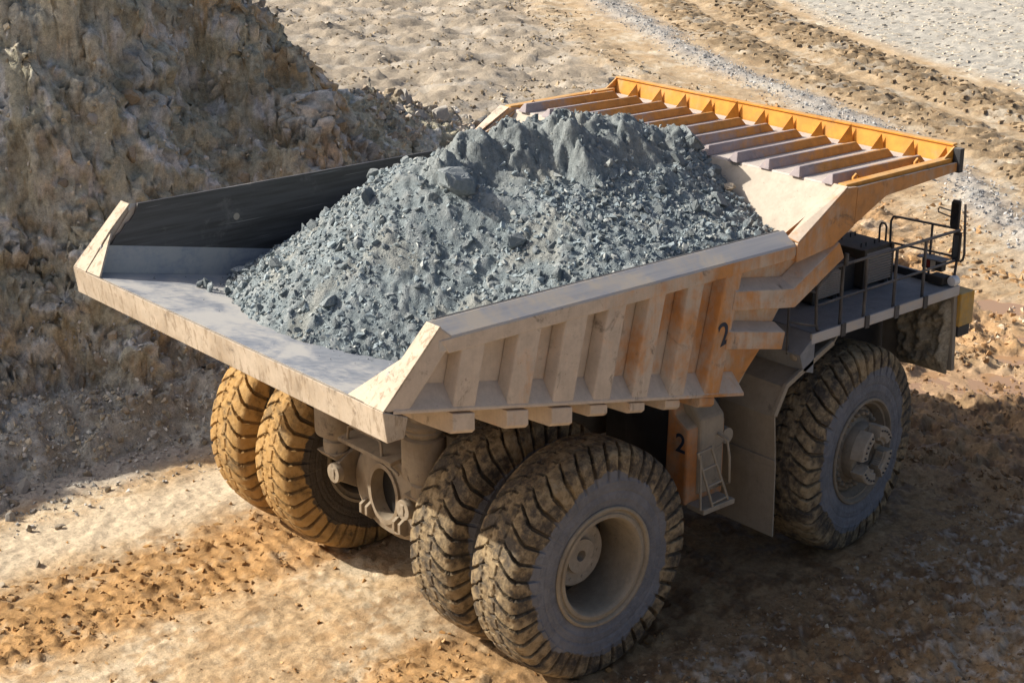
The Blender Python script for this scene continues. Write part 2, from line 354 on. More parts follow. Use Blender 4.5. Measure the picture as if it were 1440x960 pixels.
def ground_h(X, Y):
    n1 = fbm2(X*.35, Y*.35, 4, 1); n2 = fbm2(X*1.7, Y*1.7, 5, 5, .55); n3 = fbm2(X*5.5, Y*5.5, 3, 9, .6)
    wx = n1*.5
    tr = np.exp(-((Y-2.62+.12*n1)/1.15)**6)*sstep(3.5, 1.5, X)                     # left dual tracks behind truck
    tr2 = np.exp(-((Y+2.62+.12*n1)/1.15)**6)*sstep(3.5, 1.5, X)
    ry = -2.9+.06*(X-6)+wx*.3
    tr3 = np.zeros_like(X)
    under = np.exp(-(((X-3)/8.5)**6+(Y/5.5)**6))
    D, A = polydist(X, Y, WIND); D = D+wx*1.2
    far = sstep(13, 19, X+Y*.35)
    front = sstep(8.0, 10.2, X)*sstep(15.5, 12.5, X)*sstep(4., 1., Y)
    right = sstep(-4.0, -5.2, Y)*sstep(9, 7, X)
    h = .05*n1*(1-under*.7)+.026*n2*(1+.8*right)+.022*n3+.009*fbm2(X*13, Y*13, 2, 37, .6)
    imp = lugs(X+.1*n2, (Y-2.62)/1.05)*tr+lugs(X+.1*n2, (Y+2.62)/1.05)*tr2
    rz_ = fbm2(X*2.2, Y*2.2, 5, 35, .6, True); h = h+right*(.05*(rz_-rz_.mean())+.03*np.clip(n3, -1, 1))
    h = h-.05*(tr+tr2)+.028*imp+.03*np.clip(n2, 0, 1)*(tr+tr2)
    # churned clods along the track edges
    cl = np.clip(fbm2(X*3.1, Y*4.2, 4, 21, .6)-.28, 0, 1)
    h = h+.10*cl*np.clip(tr+tr2+.35, 0, 1)*(1-.5*right)
    # ruts across in front of the truck
    rut = fbm2(X*1.05+.3*n2, Y*.22, 4, 31, .55, True)
    h = h+front*(.13*rut+.10*np.clip(n2, -.5, 1)+.07*cl)
    # rough orange ground right of the far corner
    rough = sstep(13.5, 16, X)*sstep(-1.5, -5, D)*sstep(27, 20, Y)
    h = h+rough*(.16*n2+.10*fbm2(X*.9, Y*.9, 4, 41, .55, True)+.05*n3)
    # churned tan ground beyond the bank
    back = sstep(14, 20, Y)*sstep(-2.5, -6, D)
    strip = fbm2((.76*X-.65*Y)*.07+.15*n1, (.65*X+.76*Y)*.42+.25*n1, 4, 51, .55, True)
    h = h+back*(.06*n2+.20*(strip-strip.mean())+.22*np.clip(n1, -1, 1)+.04*n3+.10*np.clip(fbm2(X*.8, Y*.8, 4, 53, .6)-.25, 0, 1))
    # windrow of gravel and the deep prints beyond it
    h = h+.16*np.exp(-(D/.6)**2)*(.7+.6*n2)
    b1 = np.exp(-((D-2.6)/1.2)**4); b2 = np.exp(-((D-6.0)/1.6)**4); b3 = np.exp(-((D+3.6)/.8)**4)*sstep(24, 34, X)
    h = h+b1*(.20*lugs(A+.2*n2, (D-2.6)/1.25, .85)-.06)+b2*(.22*lugs(A+.1*n2, (D-6.0)/1.7, .9)-.06+.08*n2)+b3*.10*lugs(A, (D+3.6)/.9, .7)
    fl = sstep(8, 9.5, D)
    h = h+fl*(.055*lugs(A+.8*D, ((D/2.2) % 2)-1, .8)-.02*n2*.5)
    # puddle hollows
    pud = np.zeros_like(X)
    for cx, cy, ax, ay, r in PUD:
        c_, s_ = math.cos(r), math.sin(r); u = ((X-cx)*c_+(Y-cy)*s_)/ax; v = (-(X-cx)*s_+(Y-cy)*c_)/ay
        pud = np.maximum(pud, sstep(1.25, .75, np.hypot(u, v)+.22*n2))
    h = h*(1-.85*pud)-.07*pud
    return h, dict(tr=tr, tr2=tr2, D=D, A=A, under=under, front=front, right=right, rough=rough, back=back, b1=b1, b2=b2, b3=b3, fl=fl, n1=n1, n2=n2, n3=n3, cl=cl, pud=pud, rut=rut)
PUD = [(13.2, -.55, 1.9, .9, -.85), (15.1, -.35, .75, .4, -.85), (17.9, 1.75, .55, .9, .2), (16.3, .2, .35, .55, .2)]
H, G = ground_h(X, Y)
nz = np.clip
c = np.zeros(X.shape+(3,)); c[:] = (.50, .36, .21)
p1 = fbm2(X*.55, Y*.55, 5, 61, .6); p2 = fbm2(X*1.6+3, Y*1.6, 5, 66, .65); p3 = fbm2(X*4., Y*4., 4, 71, .65)
c = mixc(c, (.60, .485, .33), sstep(-.1, .5, p1+.4*p2))
c = mixc(c, (.40, .25, .12), sstep(.15, .55, p2+.3*p3)*.7)
c = mixc(c, (.40, .265, .135), sstep(.15, .6, p3+.4*fbm2(X*9, Y*9, 3, 78, .65)+.3*p2)*.55)
trk = np.clip(G['tr']+G['tr2'], 0, 1)*sstep(-.75, .1, p2+.3*p3+.25)
c = mixc(c, (.42, .235, .085), trk*.85)
c = mixc(c, (.25, .13, .042), np.clip(G['cl']*3, 0, 1)*np.clip(trk+.25, 0, 1)*.8)
pale = np.exp(-((Y-4.9+.3*G['n1'])/.75)**4)*sstep(3, 1, X)
c = mixc(c, (.62, .51, .36), pale*.9)
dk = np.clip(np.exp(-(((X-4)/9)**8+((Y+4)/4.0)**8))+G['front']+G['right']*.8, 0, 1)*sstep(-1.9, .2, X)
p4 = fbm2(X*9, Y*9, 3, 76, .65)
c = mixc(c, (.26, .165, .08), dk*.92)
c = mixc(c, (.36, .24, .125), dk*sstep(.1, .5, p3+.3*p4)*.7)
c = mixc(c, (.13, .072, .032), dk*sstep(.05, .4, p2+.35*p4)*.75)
wp = dk*sstep(.16, .40, p1*.40+p3*.55+.25*p2+.30*p4+.38*sstep(-5.2, -7.5, Y)-.08-.3*G['front'])*sstep(-3.8, -4.6, Y)
c = mixc(c, (.44, .355, .245), wp*.6)
c = mixc(c, (.47, .45, .42), wp*sstep(.2, .5, p3)*.45)
c = mixc(c, (.45, .245, .10), G['rough']*.85)
c = mixc(c, (.58, .44, .29), G['rough']*sstep(.2, .6, p1)*.7)
c = mixc(c, (.36, .295, .215), G['back']*.88)
c = mixc(c, (.45, .385, .30), G['back']*sstep(.1, .6, p1)*.7)
c = mixc(c, (.22, .15, .08), np.clip(G['b1']+.8*G['b2'], 0, 1)*.8*sstep(-.6, .2, p2+.2))
c = mixc(c, (.50, .43, .33), sstep(.35, .7, p1)*np.clip(G['b1']+G['b2'], 0, 1)*.5)
c = mixc(c, (.47, .42, .335), G['fl'])
c = mixc(c, (.34, .335, .315), np.exp(-(G['D']/.8)**2)*.7)
sh = sstep(-3.2, -1.2, X)*0
gv = sstep(5.9, 6.8, Y+.5*G['n1']-.35*np.clip(X, -6, 3)*.0)*sstep(16, 12, Y)*sstep(14, 8, X)
c = mixc(c, (.31, .30, .28), gv*.8)
c = mixc(c, (.50, .33, .19), G['pud']*.8)
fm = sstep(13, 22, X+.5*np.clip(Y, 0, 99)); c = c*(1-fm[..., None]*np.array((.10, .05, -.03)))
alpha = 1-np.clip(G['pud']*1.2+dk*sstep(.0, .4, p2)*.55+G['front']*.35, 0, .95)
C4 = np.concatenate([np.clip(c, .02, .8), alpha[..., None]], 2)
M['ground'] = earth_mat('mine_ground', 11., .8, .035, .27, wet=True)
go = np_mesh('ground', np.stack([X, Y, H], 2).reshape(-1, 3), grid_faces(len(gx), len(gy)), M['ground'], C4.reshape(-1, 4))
link(go); tag(go, kind='structure')
def gh(x, y):
    i = np.clip(np.searchsorted(gx, x)-1, 0, len(gx)-2); j = np.clip(np.searchsorted(gy, y)-1, 0, len(gy)-2)
    fx = (x-gx[i])/(gx[i+1]-gx[i]); fy = (y-gy[j])/(gy[j+1]-gy[j])
    return H[i, j]*(1-fx)*(1-fy)+H[i+1, j]*fx*(1-fy)+H[i, j+1]*(1-fx)*fy+H[i+1, j+1]*fx*fy

# puddles of brown water
m, t, p = newmat('muddy_water'); N(t).set(p, Base_Color=(.36, .22, .12), Roughness=.06, Specular_IOR_Level=.5); M['water'] = m
for k, (cx, cy, ax, ay, r) in enumerate(PUD):
    mb = MB(); c_, s_ = math.cos(r), math.sin(r)
    pts = [(cx+1.35*(ax*math.cos(a)*c_-ay*math.sin(a)*s_), cy+1.35*(ax*math.cos(a)*s_+ay*math.sin(a)*c_), -.052) for a in np.linspace(0, 2*math.pi, 33)[:-1]]
    mb.add(pts, [tuple(range(32))]); o = mb.build('puddle', M['water']); tag(o, kind='structure')

def cells3(x, y, z, seed=0):
    ix, iy, iz = (np.floor(q).astype(np.int64) for q in (x, y, z)); d1 = np.full(x.shape, 9.); d2 = np.full(x.shape, 9.); hh = np.zeros(x.shape)
    for a in (-1, 0, 1):
        for b in (-1, 0, 1):
            for c_ in (-1, 0, 1):
                h = _h(ix+a, iy+b, iz+c_, seed)
                px = ix+a+(h & np.uint32(1023)).astype(np.float32)/1023; py = iy+b+((h >> np.uint32(10)) & np.uint32(1023)).astype(np.float32)/1023; pz = iz+c_+((h >> np.uint32(20)) & np.uint32(1023)).astype(np.float32)/1023
                d = (px-x)**2+(py-y)**2+(pz-z)**2; m_ = d < d1
                d2 = np.where(m_, d1, np.minimum(d2, d)); hh = np.where(m_, (h % np.uint32(977)).astype(np.float32)/977, hh); d1 = np.where(m_, d, d1)
    return np.sqrt(d1), np.sqrt(d2), hh
# ------------------------------------------------------------------ excavated bank on the left
bx = np.concatenate([np.arange(-40, -7, .5), np.arange(-7, 14.5, .05), np.arange(14.5, 24, .12)])
by = np.concatenate([np.arange(6.0, 18, .05), np.arange(18, 28, .12), np.arange(28, 60, .6)])
BX, BY = np.meshgrid(bx, by, indexing='ij')
foot = np.interp(BX, [-40, -12, -6, -3, 0, 3, 6, 9, 12], [9.5, 9.0, 8.7, 8.4, 7.55, 7.6, 8.4, 10.2, 13])
q1 = fbm2(BX*.22, BY*.22, 4, 101); q2 = fbm2(BX*.8, BY*.8, 4, 111, .55)
s1 = BY-foot+.9*q1+.25*q2
main = np.minimum(np.where(s1 < 4.2, s1*1.38, 4.2*1.38+(s1-4.2)*1.75), 9.6+.05*s1+.8*q1)
east = (8.7-BX+.18*(BY-15)+.8*q1+.35*q2)*1.35+2.9
main = np.minimum(main, east)
main = main-.9*np.exp(-((BX-2.8-.25*(BY-10))/1.3)**2)*sstep(0, 3, s1)            # gully
main = main+1.0*np.exp(-((BX+4.6)/1.5)**2)*sstep(.5, 2, s1)*sstep(6, 3, s1)      # shoulder at far left
RID = np.array([(6.5, 13.4), (9.1, 15.0), (11., 16.2), (14., 18.), (17.4, 21.), (20.5, 24.5)]); RZ = np.array([4.6, 4.1, 3.5, 2.45, 1.0, -.3])
rd, ra = polydist(BX, BY, RID); racc = np.concatenate([[0], np.cumsum(np.hypot(*np.diff(RID, axis=0).T))])
spur = np.interp(ra, racc, RZ)-np.maximum(np.abs(rd)-.5, 0)*.72+.25*q2
talus = np.minimum(np.interp(s1, [-2.0, 0.3, 3], [-.25, .75, 1.4])+.18*q2, (11.0-BX+.25*(BY-15))*.5+.2*q2)
Z0 = np.maximum(np.maximum(main, spur), np.where(s1 > -2.2, talus, -.5))
Z0 = np.where(BY < 6.3, np.minimum(Z0, -.1), Z0)
P = np.stack([BX, BY, Z0], 2)
dx = np.gradient(Z0, axis=0)/np.gradient(bx)[:, None]; dy = np.gradient(Z0, axis=1)/np.gradient(by)[None]
nn = np.stack([-dx, -dy, np.ones_like(Z0)], 2); nn[..., :2] = np.clip(nn[..., :2], -2, 2); nn /= np.linalg.norm(nn, axis=2, keepdims=True)
f1 = fbm3(BX*.45, BY*.45, Z0*.45, 3, 121, .55, True); f2 = fbm3(BX*1.3, BY*1.3, Z0*1.1, 4, 131, .58, True); f3 = fbm3(BX*4.4, BY*4.4, Z0*4.0, 4, 141, .6)
steep = sstep(.4, 1.2, np.hypot(dx, dy))
amp = sstep(-1.5, 1.5, s1)
f4 = fbm3(BX*.9+.5*f3, BY*.9, Z0*.3, 4, 145, .55)
disp = amp*(.28*(f1-f1.mean())*steep+.12*(f2-f2.mean())*(.35+.65*steep)*sstep(-.2, .4, q1+.5*q2)+.26*f4*steep+.085*f3+.03*fbm3(BX*11, BY*11, Z0*10, 2, 147, .6))
wq = .35*f3
k1, k2, kh = cells3(BX*.75+wq, BY*.75, Z0*.95+.3*BX+wq, 7); j1, j2, jh = cells3(BX*2.3+wq, BY*2.3, Z0*2.7+.9*BX, 8)
rocky = sstep(-.05, .30, fbm3(BX*.28, BY*.28, Z0*.35, 3, 181)+.22*sstep(3.5, 1.0, s1)*sstep(.3, 1.0, s1)-.02)*amp*sstep(.3, 1., s1)
disp = disp+rocky*(.42*(kh-.5)*sstep(0, .10, k2-k1)+.15*(jh-.5)*sstep(0, .12, j2-j1)-.12*sstep(.10, 0, k2-k1)-.05*sstep(.10, 0, j2-j1))
P += nn*disp[..., None]
smooth = sstep(.1, .5, fbm2(BX*.5, BY*.5, 3, 151))
bc = np.zeros(P.shape); bc[:] = (.44, .39, .265)
r1 = fbm3(P[..., 0]*.5, P[..., 1]*.5, P[..., 2]*.7, 4, 161, .6); r2 = fbm3(P[..., 0]*1.5, P[..., 1]*1.5, P[..., 2]*1.5, 4, 171, .6)
bc = mixc(bc, (.52, .465, .345), sstep(-.1, .5, r1))
bc = mixc(bc, (.48, .30, .13), sstep(.12, .5, r2*.8+r1*.35+.35*np.exp(-((BX-5.8)/2.2)**2)-.1)*.85)
bc = mixc(bc, (.68, .64, .56), sstep(.22, .5, r2-.3*r1+.18*sstep(-1, -4, BX))*.8)
bc = mixc(bc, (.56, .55, .52), sstep(-2.5, -4.2, BX+.5*r1)*.65)
bc = mixc(bc, (.47, .40, .34), sstep(.1, .5, r1+.5*r2)*sstep(-2., -4, BX)*.6)
bc = mixc(bc, (.62, .57, .48), rocky*sstep(.62, .8, kh)*.6)
bc = mixc(bc, (.50, .31, .13), rocky*sstep(.25, .1, kh)*.7)
bc = mixc(bc, (.62, .60, .55), rocky*sstep(.7, .9, jh)*.5)
bc = mixc(bc, (.25, .19, .11), rocky*np.maximum(sstep(.06, 0, k2-k1), .7*sstep(.06, 0, j2-j1))*.7)
bc = bc*np.array((1.18, 1.24, 1.34))
bc = mixc(bc, (.46, .37, .26), sstep(1.2, .3, np.abs(rd))*sstep(9, 11, BX)*.8)
bc = mixc(bc, (.44, .42, .37), sstep(1.3, .2, s1)*.8)
bc = mixc(bc, (.27, .20, .11), sstep(.0, -.6, f2-f2.mean()+.5*f3)*.5)
M['bank'] = earth_mat('bank_earth', 8., .9, .07, .34)
bo = np_mesh('excavated_bank', P.reshape(-1, 3), grid_faces(len(bx), len(by)), M['bank'], np.clip(bc, .03, .75).reshape(-1, 3))
link(bo); tag(bo, 'steep shaded earth bank with loose rubble left of the truck', 'earth bank', kind='structure')
BZ = P[..., 2]
def bank_at(x, y):
    i = np.clip(np.searchsorted(bx, x), 0, len(bx)-1); j = np.clip(np.searchsorted(by, y), 0, len(by)-1)
    return P[i, j], nn[i, j], s1[i, j]

# ------------------------------------------------------------------ crushed stones
def hull(npts, seed, flat=.75):
    r = random.Random(seed); bm = bmesh.new()
    for k in range(npts):
        v = Vector((r.gauss(0, 1), r.gauss(0, 1), r.gauss(0, 1))).normalized()*(.8+.35*r.random())
        bm.verts.new((v.x, v.y*.85, v.z*flat))
    g_ = bmesh.ops.convex_hull(bm, input=bm.verts)
    bmesh.ops.delete(bm, geom=[e for e in g_['geom_interior'] if isinstance(e, bmesh.types.BMVert)], context='VERTS')
    bmesh.ops.triangulate(bm, faces=bm.faces); bm.verts.index_update()
    V = np.array([v.co[:] for v in bm.verts]); F = np.array([[v.index for v in f.verts] for f in bm.faces]); bm.free()
    return V, F
SMALL = [hull(9, 300+k) for k in range(8)]
def rand_rot(n):
    q = rng.normal(size=(n, 4)); q /= np.linalg.norm(q, axis=1, keepdims=True); a, b, c_, d = q.T
    return np.stack([np.stack([1-2*(c_*c_+d*d), 2*(b*c_-d*a), 2*(b*d+c_*a)], 1), np.stack([2*(b*c_+d*a), 1-2*(b*b+d*d), 2*(c_*d-b*a)], 1), np.stack([2*(b*d-c_*a), 2*(c_*d+b*a), 1-2*(b*b+c_*c_)], 1)], 1)
def stones(name, pos, size, col, mat, label, cat=None):
    n = len(pos); R = rand_rot(n); kind = rng.integers(0, len(SMALL), n); sc = size[:, None]*rng.uniform(.7, 1.25, (n, 3))
    VV, FF, CC = [], [], []; base = 0
    for k, (v, f) in enumerate(SMALL):
        ix = np.nonzero(kind == k)[0]
        if not len(ix): continue
        q = np.einsum('nij,nvj->nvi', R[ix], v[None]*sc[ix][:, None, :])+pos[ix][:, None, :]
        VV.append(q.reshape(-1, 3)); CC.append(np.repeat(col[ix], len(v), 0))
        FF.append((f[None]+(np.arange(len(ix))*len(v))[:, None, None]+base).reshape(-1, 3)); base += len(ix)*len(v)
    o = np_mesh(name, np.concatenate(VV), np.concatenate(FF), mat, np.concatenate(CC), smooth=False)
    link(o); tag(o, label, cat, kind='stuff'); return o
M['stones'] = stone_mat('crushed_stone')
def tint(n, base, spread=.25, alt=None, pa=.2):
    c_ = np.tile(np.array(base), (n, 1))*rng.uniform(1-spread, 1+spread, (n, 1))
    if alt is not None:
        k = rng.random(n) < pa; c_[k] = np.array(alt)*rng.uniform(1-spread, 1+spread, (k.sum(), 1))
    return np.clip(c_, .03, .75)
BIG = []
def big_mesh(seed, npts, mat, flat=.75, rough=.06):
    V, F = hull(npts, seed, flat); bm = bmesh.new(); vs = [bm.verts.new(v) for v in V]
    for f in F: bm.faces.new([vs[i] for i in f])
    bmesh.ops.bevel(bm, geom=list(bm.edges)+list(bm.verts), offset=.05, segments=1, affect='EDGES', profile=.6)
    bmesh.ops.triangulate(bm, faces=bm.faces)
    bmesh.ops.subdivide_edges(bm, edges=[e for e in bm.edges if e.calc_length() > .35], cuts=1, use_grid_fill=True)
    bmesh.ops.triangulate(bm, faces=bm.faces); r = random.Random(seed)
    for v in bm.verts: v.co *= 1+r.uniform(-rough, rough)
    bmesh.ops.recalc_face_normals(bm, faces=bm.faces)
    me = bpy.data.meshes.new('rock'); bm.to_mesh(me); bm.free(); me.materials.append(mat); return me
M['ore'] = rock_mat('ore_rock', (.16, .192, .208), (.24, .272, .283), (.32, .345, .345))
M['tanrock'] = rock_mat('tan_rock', (.30, .24, .16), (.42, .36, .28), (.50, .43, .33))
M['palerock'] = rock_mat('pale_rock', (.36, .345, .32), (.46, .43, .38), (.52, .48, .41))
ORE = [big_mesh(500+k, 16, M['ore'], .6+.05*k) for k in range(6)]
TAN_ = [big_mesh(520+k, 16, M['tanrock'], .6+.05*k) for k in range(4)]
PALE = [big_mesh(540+k, 16, M['palerock'], .6+.05*k) for k in range(4)]
def rock(name, me, loc, size, label, group=None, rot=None, cat='rock'):
    o = bpy.data.objects.new(name, me); o.location = loc
    o.scale = size if isinstance(size, (tuple, list)) else (size*random.uniform(.85, 1.2), size*random.uniform(.8, 1.1), size*random.uniform(.75, 1.0))
    o.rotation_euler = rot if rot else (random.uniform(0, 6.28), random.uniform(0, 6.28), random.uniform(0, 6.28))
    link(o); tag(o, label, cat, group); return o

# ------------------------------------------------------------------ haul truck
truck = empty('haul_truck')
tag(truck, 'huge dusty orange mining haul truck loaded with grey-blue rock', 'dump truck')
FS = -.2158
def zf(x): return 4.761+FS*(x+3.566)
NX, NZ = .211, .977           # normal of the sloping body floor

# --- dump body: main shell is the floor plate, everything else hangs on it
body = MB().xz([(-3.52, zf(-3.52)), (2.75, zf(2.75)), (2.73, zf(2.75)-.06), (-3.5, zf(-3.52)-.06)], -3.38, 3.38).build('dump_body', M['floor'], truck)
body['label'] = 'orange ribbed dump body with worn steel floor'
def sub(mb, name, mat, bevel=.012, smooth=None, label=None, kind=None):
    o = mb.build(name, mat, body, bevel, smooth)
    if label: o['label'] = label
    if kind: o['kind'] = kind
    return o
wallpoly = [(-3.42, zf(-3.42)-.02), (2.62, 3.42), (3.14, 3.92), (3.48, 4.46), (4.88, 5.38), (4.70, 5.98), (3.5, 5.50), (-2.72, 5.55)]
for s in (1, -1):
    sub(MB().xz(wallpoly, s*3.500, s*3.528), 'side_wall', M['body'], 0)
    sub(MB().xz([(-3.30, zf(-3.3)+.36), (2.66, 3.72), (3.0, 3.94), (3.46, 4.50), (3.46, 5.553), (-2.64, 5.605), (-2.70, 5.46), (-2.79, 5.36), (-2.86, 5.33), (-2.95, 5.22), (-3.02, 5.19), (-3.1, 5.08)], s*3.450, s*3.488), 'wall_liner', M['wall'], 0, label='worn dark steel wear liner inside the body')
    # sloped strip between floor and wall
    q = [(-3.42, 3.36), (-3.30, 3.50)]
    sub(MB().hexa([(-3.44, s*3.36, zf(-3.44)+.004), (2.72, s*3.36, zf(2.72)+.004), (2.72, s*3.40, zf(2.72)-.03), (-3.44, s*3.40, zf(-3.44)-.03)],
                  [(-3.28, s*3.442, zf(-3.28)+.40), (2.95, s*3.442, zf(2.95)+.44), (2.95, s*3.49, zf(2.95)+.42), (-3.28, s*3.49, zf(-3.28)+.38)]), 'floor_fillet', M['floor'], 0)
    # raked rear post and its closing plate
    sub(MB().xz([(-3.57, 4.775), (-2.74, 5.60), (-2.50, 5.40), (-2.52, 5.27), (-2.66, 5.27), (-3.20, 4.70), (-3.5, 4.74)], s*3.532, s*3.738), 'rear_post', M['body'], .02)
    sub(MB().prism([(-3.592, s*3.38, 4.775), (-3.592, s*3.75, 4.775), (-2.756, s*3.75, 5.612), (-2.756, s*3.50, 5.612), (-3.12, s*3.50, 5.25)], (.025, 0, -.012)), 'rear_post_face', M['rear'], .006)
    sub(MB().prism([(-3.56, s*3.02, 4.772), (-3.575, s*3.38, 4.776), (-3.10, s*3.48, 5.235)], (.03, 0, -.004)), 'corner_plate', M['rear'], 0)
    # top rail: sloped cap and upright flange
    a = [(s*3.50, 5.612), (s*3.725, 5.455), (s*3.745, 5.43), (s*3.745, 5.285), (s*3.53, 5.285), (s*3.50, 5.55)]
    b = [(y, z-.055) for y, z in a]
    mb = MB(); n_ = len(a)
    mb.add([(-2.775, y, z) for y, z in a]+[(3.53, y, z) for y, z in b], [tuple(range(n_)), tuple(range(2*n_-1, n_-1, -1))]+[(i, (i+1) % n_, (i+1) % n_+n_, i+n_) for i in range(n_)])
    o = sub(mb, 'top_rail', M['rail'], .015)
    sub(MB().hexa([(-2.70, s*3.53, 5.25), (3.5, s*3.53, 5.19), (3.5, s*3.75, 5.19), (-2.62, s*3.75, 5.25)], [(-2.74, s*3.6, 5.435), (3.52, s*3.6, 5.375), (3.52, s*3.7515, 5.375), (-2.74, s*3.7515, 5.435)]), 'rail_flange', M['body'], .012)
    # ledge along the bottom
    sub(MB().hexa([(-3.25, s*3.53, zf(-3.25)+.02), (2.55, s*3.53, zf(2.55)+.02), (2.58, s*3.75, zf(2.58)-.035), (-3.45, s*3.75, zf(-3.45)-.03)],
                  [(-3.10, s*3.53, zf(-3.1)+.27), (2.56, s*3.53, zf(2.56)+.27), (2.58, s*3.75, zf(2.58)+.01), (-3.45, s*3.75, zf(-3.45)+.012)]), 'bottom_ledge', M['body'], .008)
    for k, (xa, xb) in enumerate([(-2.57, -2.23), (-1.73, -1.38), (-.99, -.64), (-.30, .0), (.40, .68), (1.09, 1.37), (1.78, 2.08)]):
        za, zb_ = zf(xa), zf(xb)
        def up(x, z, top): t_ = (top-z)/NZ; return x+NX*t_, top
        ta, tb = up(xa, za, 5.262-.006*k), up(xb, zb_, 5.262-.006*k)
        bot = [(xa-.035, s*3.53, za), (xb+.03, s*3.53, zb_), (xb, s*3.742, zb_+.012), (xa, s*3.742, za+.012)]
        top = [(ta[0]-.035, s*3.53, ta[1]), (tb[0]+.03, s*3.53, tb[1]), (tb[0], s*3.742, tb[1]), (ta[0], s*3.742, ta[1])]
        sub(MB().hexa(bot, top), 'side_rib', M['body'], .02)
    # front stiffeners on the wing
    sub(MB().sweep([(2.30, 4.975), (3.50, 4.765), (4.46, 5.25)], [(s*3.53, .13), (s*3.77, 0), (s*3.77, -.27), (s*3.53, -.27)]), 'wing_stiffener', M['body'], .015)
    sub(MB().sweep([(2.20, 4.43), (3.37, 4.16)], [(s*3.53, .10), (s*3.77, 0), (s*3.77, -.25), (s*3.53, -.25)]), 'wing_stiffener', M['body'], .015)
    # corner panel at the headboard
    sub(MB().xz([(3.53, 5.40), (4.56, 6.03), (4.785, 6.01), (4.76, 5.44), (4.30, 5.22), (3.54, 5.14)], s*3.53, s*3.765), 'corner_panel', M['body'], .015)
    sub(MB().hexa([(3.50, s*3.60, 5.46), (4.56, s*3.52, 6.035), (4.56, s*3.77, 6.035), (3.54, s*3.77, 5.41)], [(3.50, s*3.60, 5.485), (4.55, s*3.52, 6.055), (4.55, s*3.77, 6.055), (3.54, s*3.77, 5.435)]), 'corner_cap', M['body'], .006)
    # canopy side skirt and kerb
    sub(MB().xz([(4.80, 6.0), (4.77, 5.45), (5.47, 5.76), (7.18, 5.85), (7.20, 5.985)], s*3.70, s*3.755), 'canopy_skirt', M['body'], .008)
    sub(MB().box(4.6, 7.10, s*3.55, s*3.70, 5.90, 6.055), 'canopy_kerb', M['canopy'], .012)
    for xx in (5.0, 6.45):
        sub(MB().tube([(xx, s*3.50, 5.94), (xx, s*3.5, 6.06), (xx+.06, s*3.5, 6.10), (xx+.12, s*3.5, 6.06), (xx+.12, s*3.5, 5.94)], .018, 6), 'lifting_eye', M['canopy'], 0, 60)
    for xx, zz in ((-.98, 5.20), (2.56, 5.13)):
        sub(MB().lathe([(.015, -.012), (.05, -.012), (.062, .012), (.04, .02), (0.001, .012)], (xx, s*3.536, zz), 'y', 14), 'drain_plug', M['hub'], 0, 40)
    for xx, zz in ((-1.55, 4.62), (1.62, 4.10), (-.2, 4.4)):
        sub(MB().lathe([(.001, 0), (.035, 0)], (xx, s*3.5315, zz), 'y', 12), 'bolt_hole', M['black'], 0)
    sub(MB().lathe([(.001, 0), (.055, 0)], (-1.0, s*3.4485, 5.12), 'y', 14), 'wall_hole', M['head'], 0)
# cross members under the floor, ends showing below the side
for k, (xa, xb) in enumerate([(-2.57, -2.23), (-1.73, -1.38), (-.99, -.64), (-.30, .0), (.40, .68), (1.09, 1.37), (1.78, 2.08)]):
    za = zf((xa+xb)/2)-.065; dp = (.27, .25, .26, .17, .16, .15, .15)[k]; en = (3.735, 3.735, 3.73, 3.70, 3.70, 3.68, 3.66)[k]
    pr = [(-en, za), (-en, za-dp+.05), (-en+.05, za-dp), (-en+.6, za-dp-.04), (en-.6, za-dp-.04), (en-.05, za-dp), (en, za-dp+.05), (en, za)]
    mb = MB(); d_ = Vector((xb-xa, 0, zf(xb)-zf(xa)))
    mb.prism([(xa, y, z+(zf(xa)-zf((xa+xb)/2))) for y, z in pr], d_); sub(mb, 'floor_cross_member', M['body'], .012)
for s in (1, -1):
    sub(MB().xz([(-3.2, zf(-3.2)-.075), (2.6, zf(2.6)-.075), (2.6, zf(2.6)-.5), (-1.2, zf(-1.2)-.62), (-3.2, zf(-3.2)-.3)], s*.72, s*1.0), 'body_beam', M['chassis'], .01)
# rear lip
lip = sub(MB().xz([(-3.60, 4.772), (-3.545, 4.375), (-3.30, 4.375), (-3.24, 4.62), (-3.50, 4.735)], -3.755, 3.755), 'rear_lip', M['rear'], .012, label='scraped pale rear lip of the dump body')
# headboard and canopy
HS = (6.0-3.55)/(4.7-2.7)
def zh(x): return 3.55+HS*(x-2.7)
sub(MB().xz([(2.62, zh(2.62)), (4.692, zh(4.692)), (4.76, 5.93), (2.70, zh(2.62)-.05)], -3.50, 3.50), 'headboard', M['head'], 0)
for yy in np.linspace(-2.7, 2.7, 5):
    sub(MB().xz([(2.78, zh(2.72)), (4.72, 5.88), (4.95, 5.6), (3.1, 3.55)], yy-.09, yy+.09), 'headboard_rib', M['body'], .01)
sub(MB().xz([(4.67, 5.97), (4.69, 5.995), (7.12, 5.965), (7.12, 5.91), (4.72, 5.935)], -3.55, 3.55), 'canopy_plate', M['canopyplate'], 0)
def zcp(x): return 5.995-.0122*(x-4.66)
for k in range(12):
    yk = -3.33+.6*k
    x0, x1 = 4.60+.05*random.random(), 6.84
    mb = MB()
    mb.add([(x0, yk+.10, zcp(x0)), (x0, yk-.11, zcp(x0)), (x0+.06, yk-.06, zcp(x0)+.145), (x0+.06, yk-.0, zcp(x0)+.145),
            (x1, yk+.10, zcp(x1)), (x1, yk-.11, zcp(x1)), (x1-.10, yk-.06, zcp(x1)+.13), (x1-.10, yk-.0, zcp(x1)+.13)],
           [(0,1,2,3), (7,6,5,4), (0,3,7,4), (3,2,6,7), (2,1,5,6), (1,0,4,5)])
    sub(mb, 'canopy_rib', M['canopyrib'], .012)
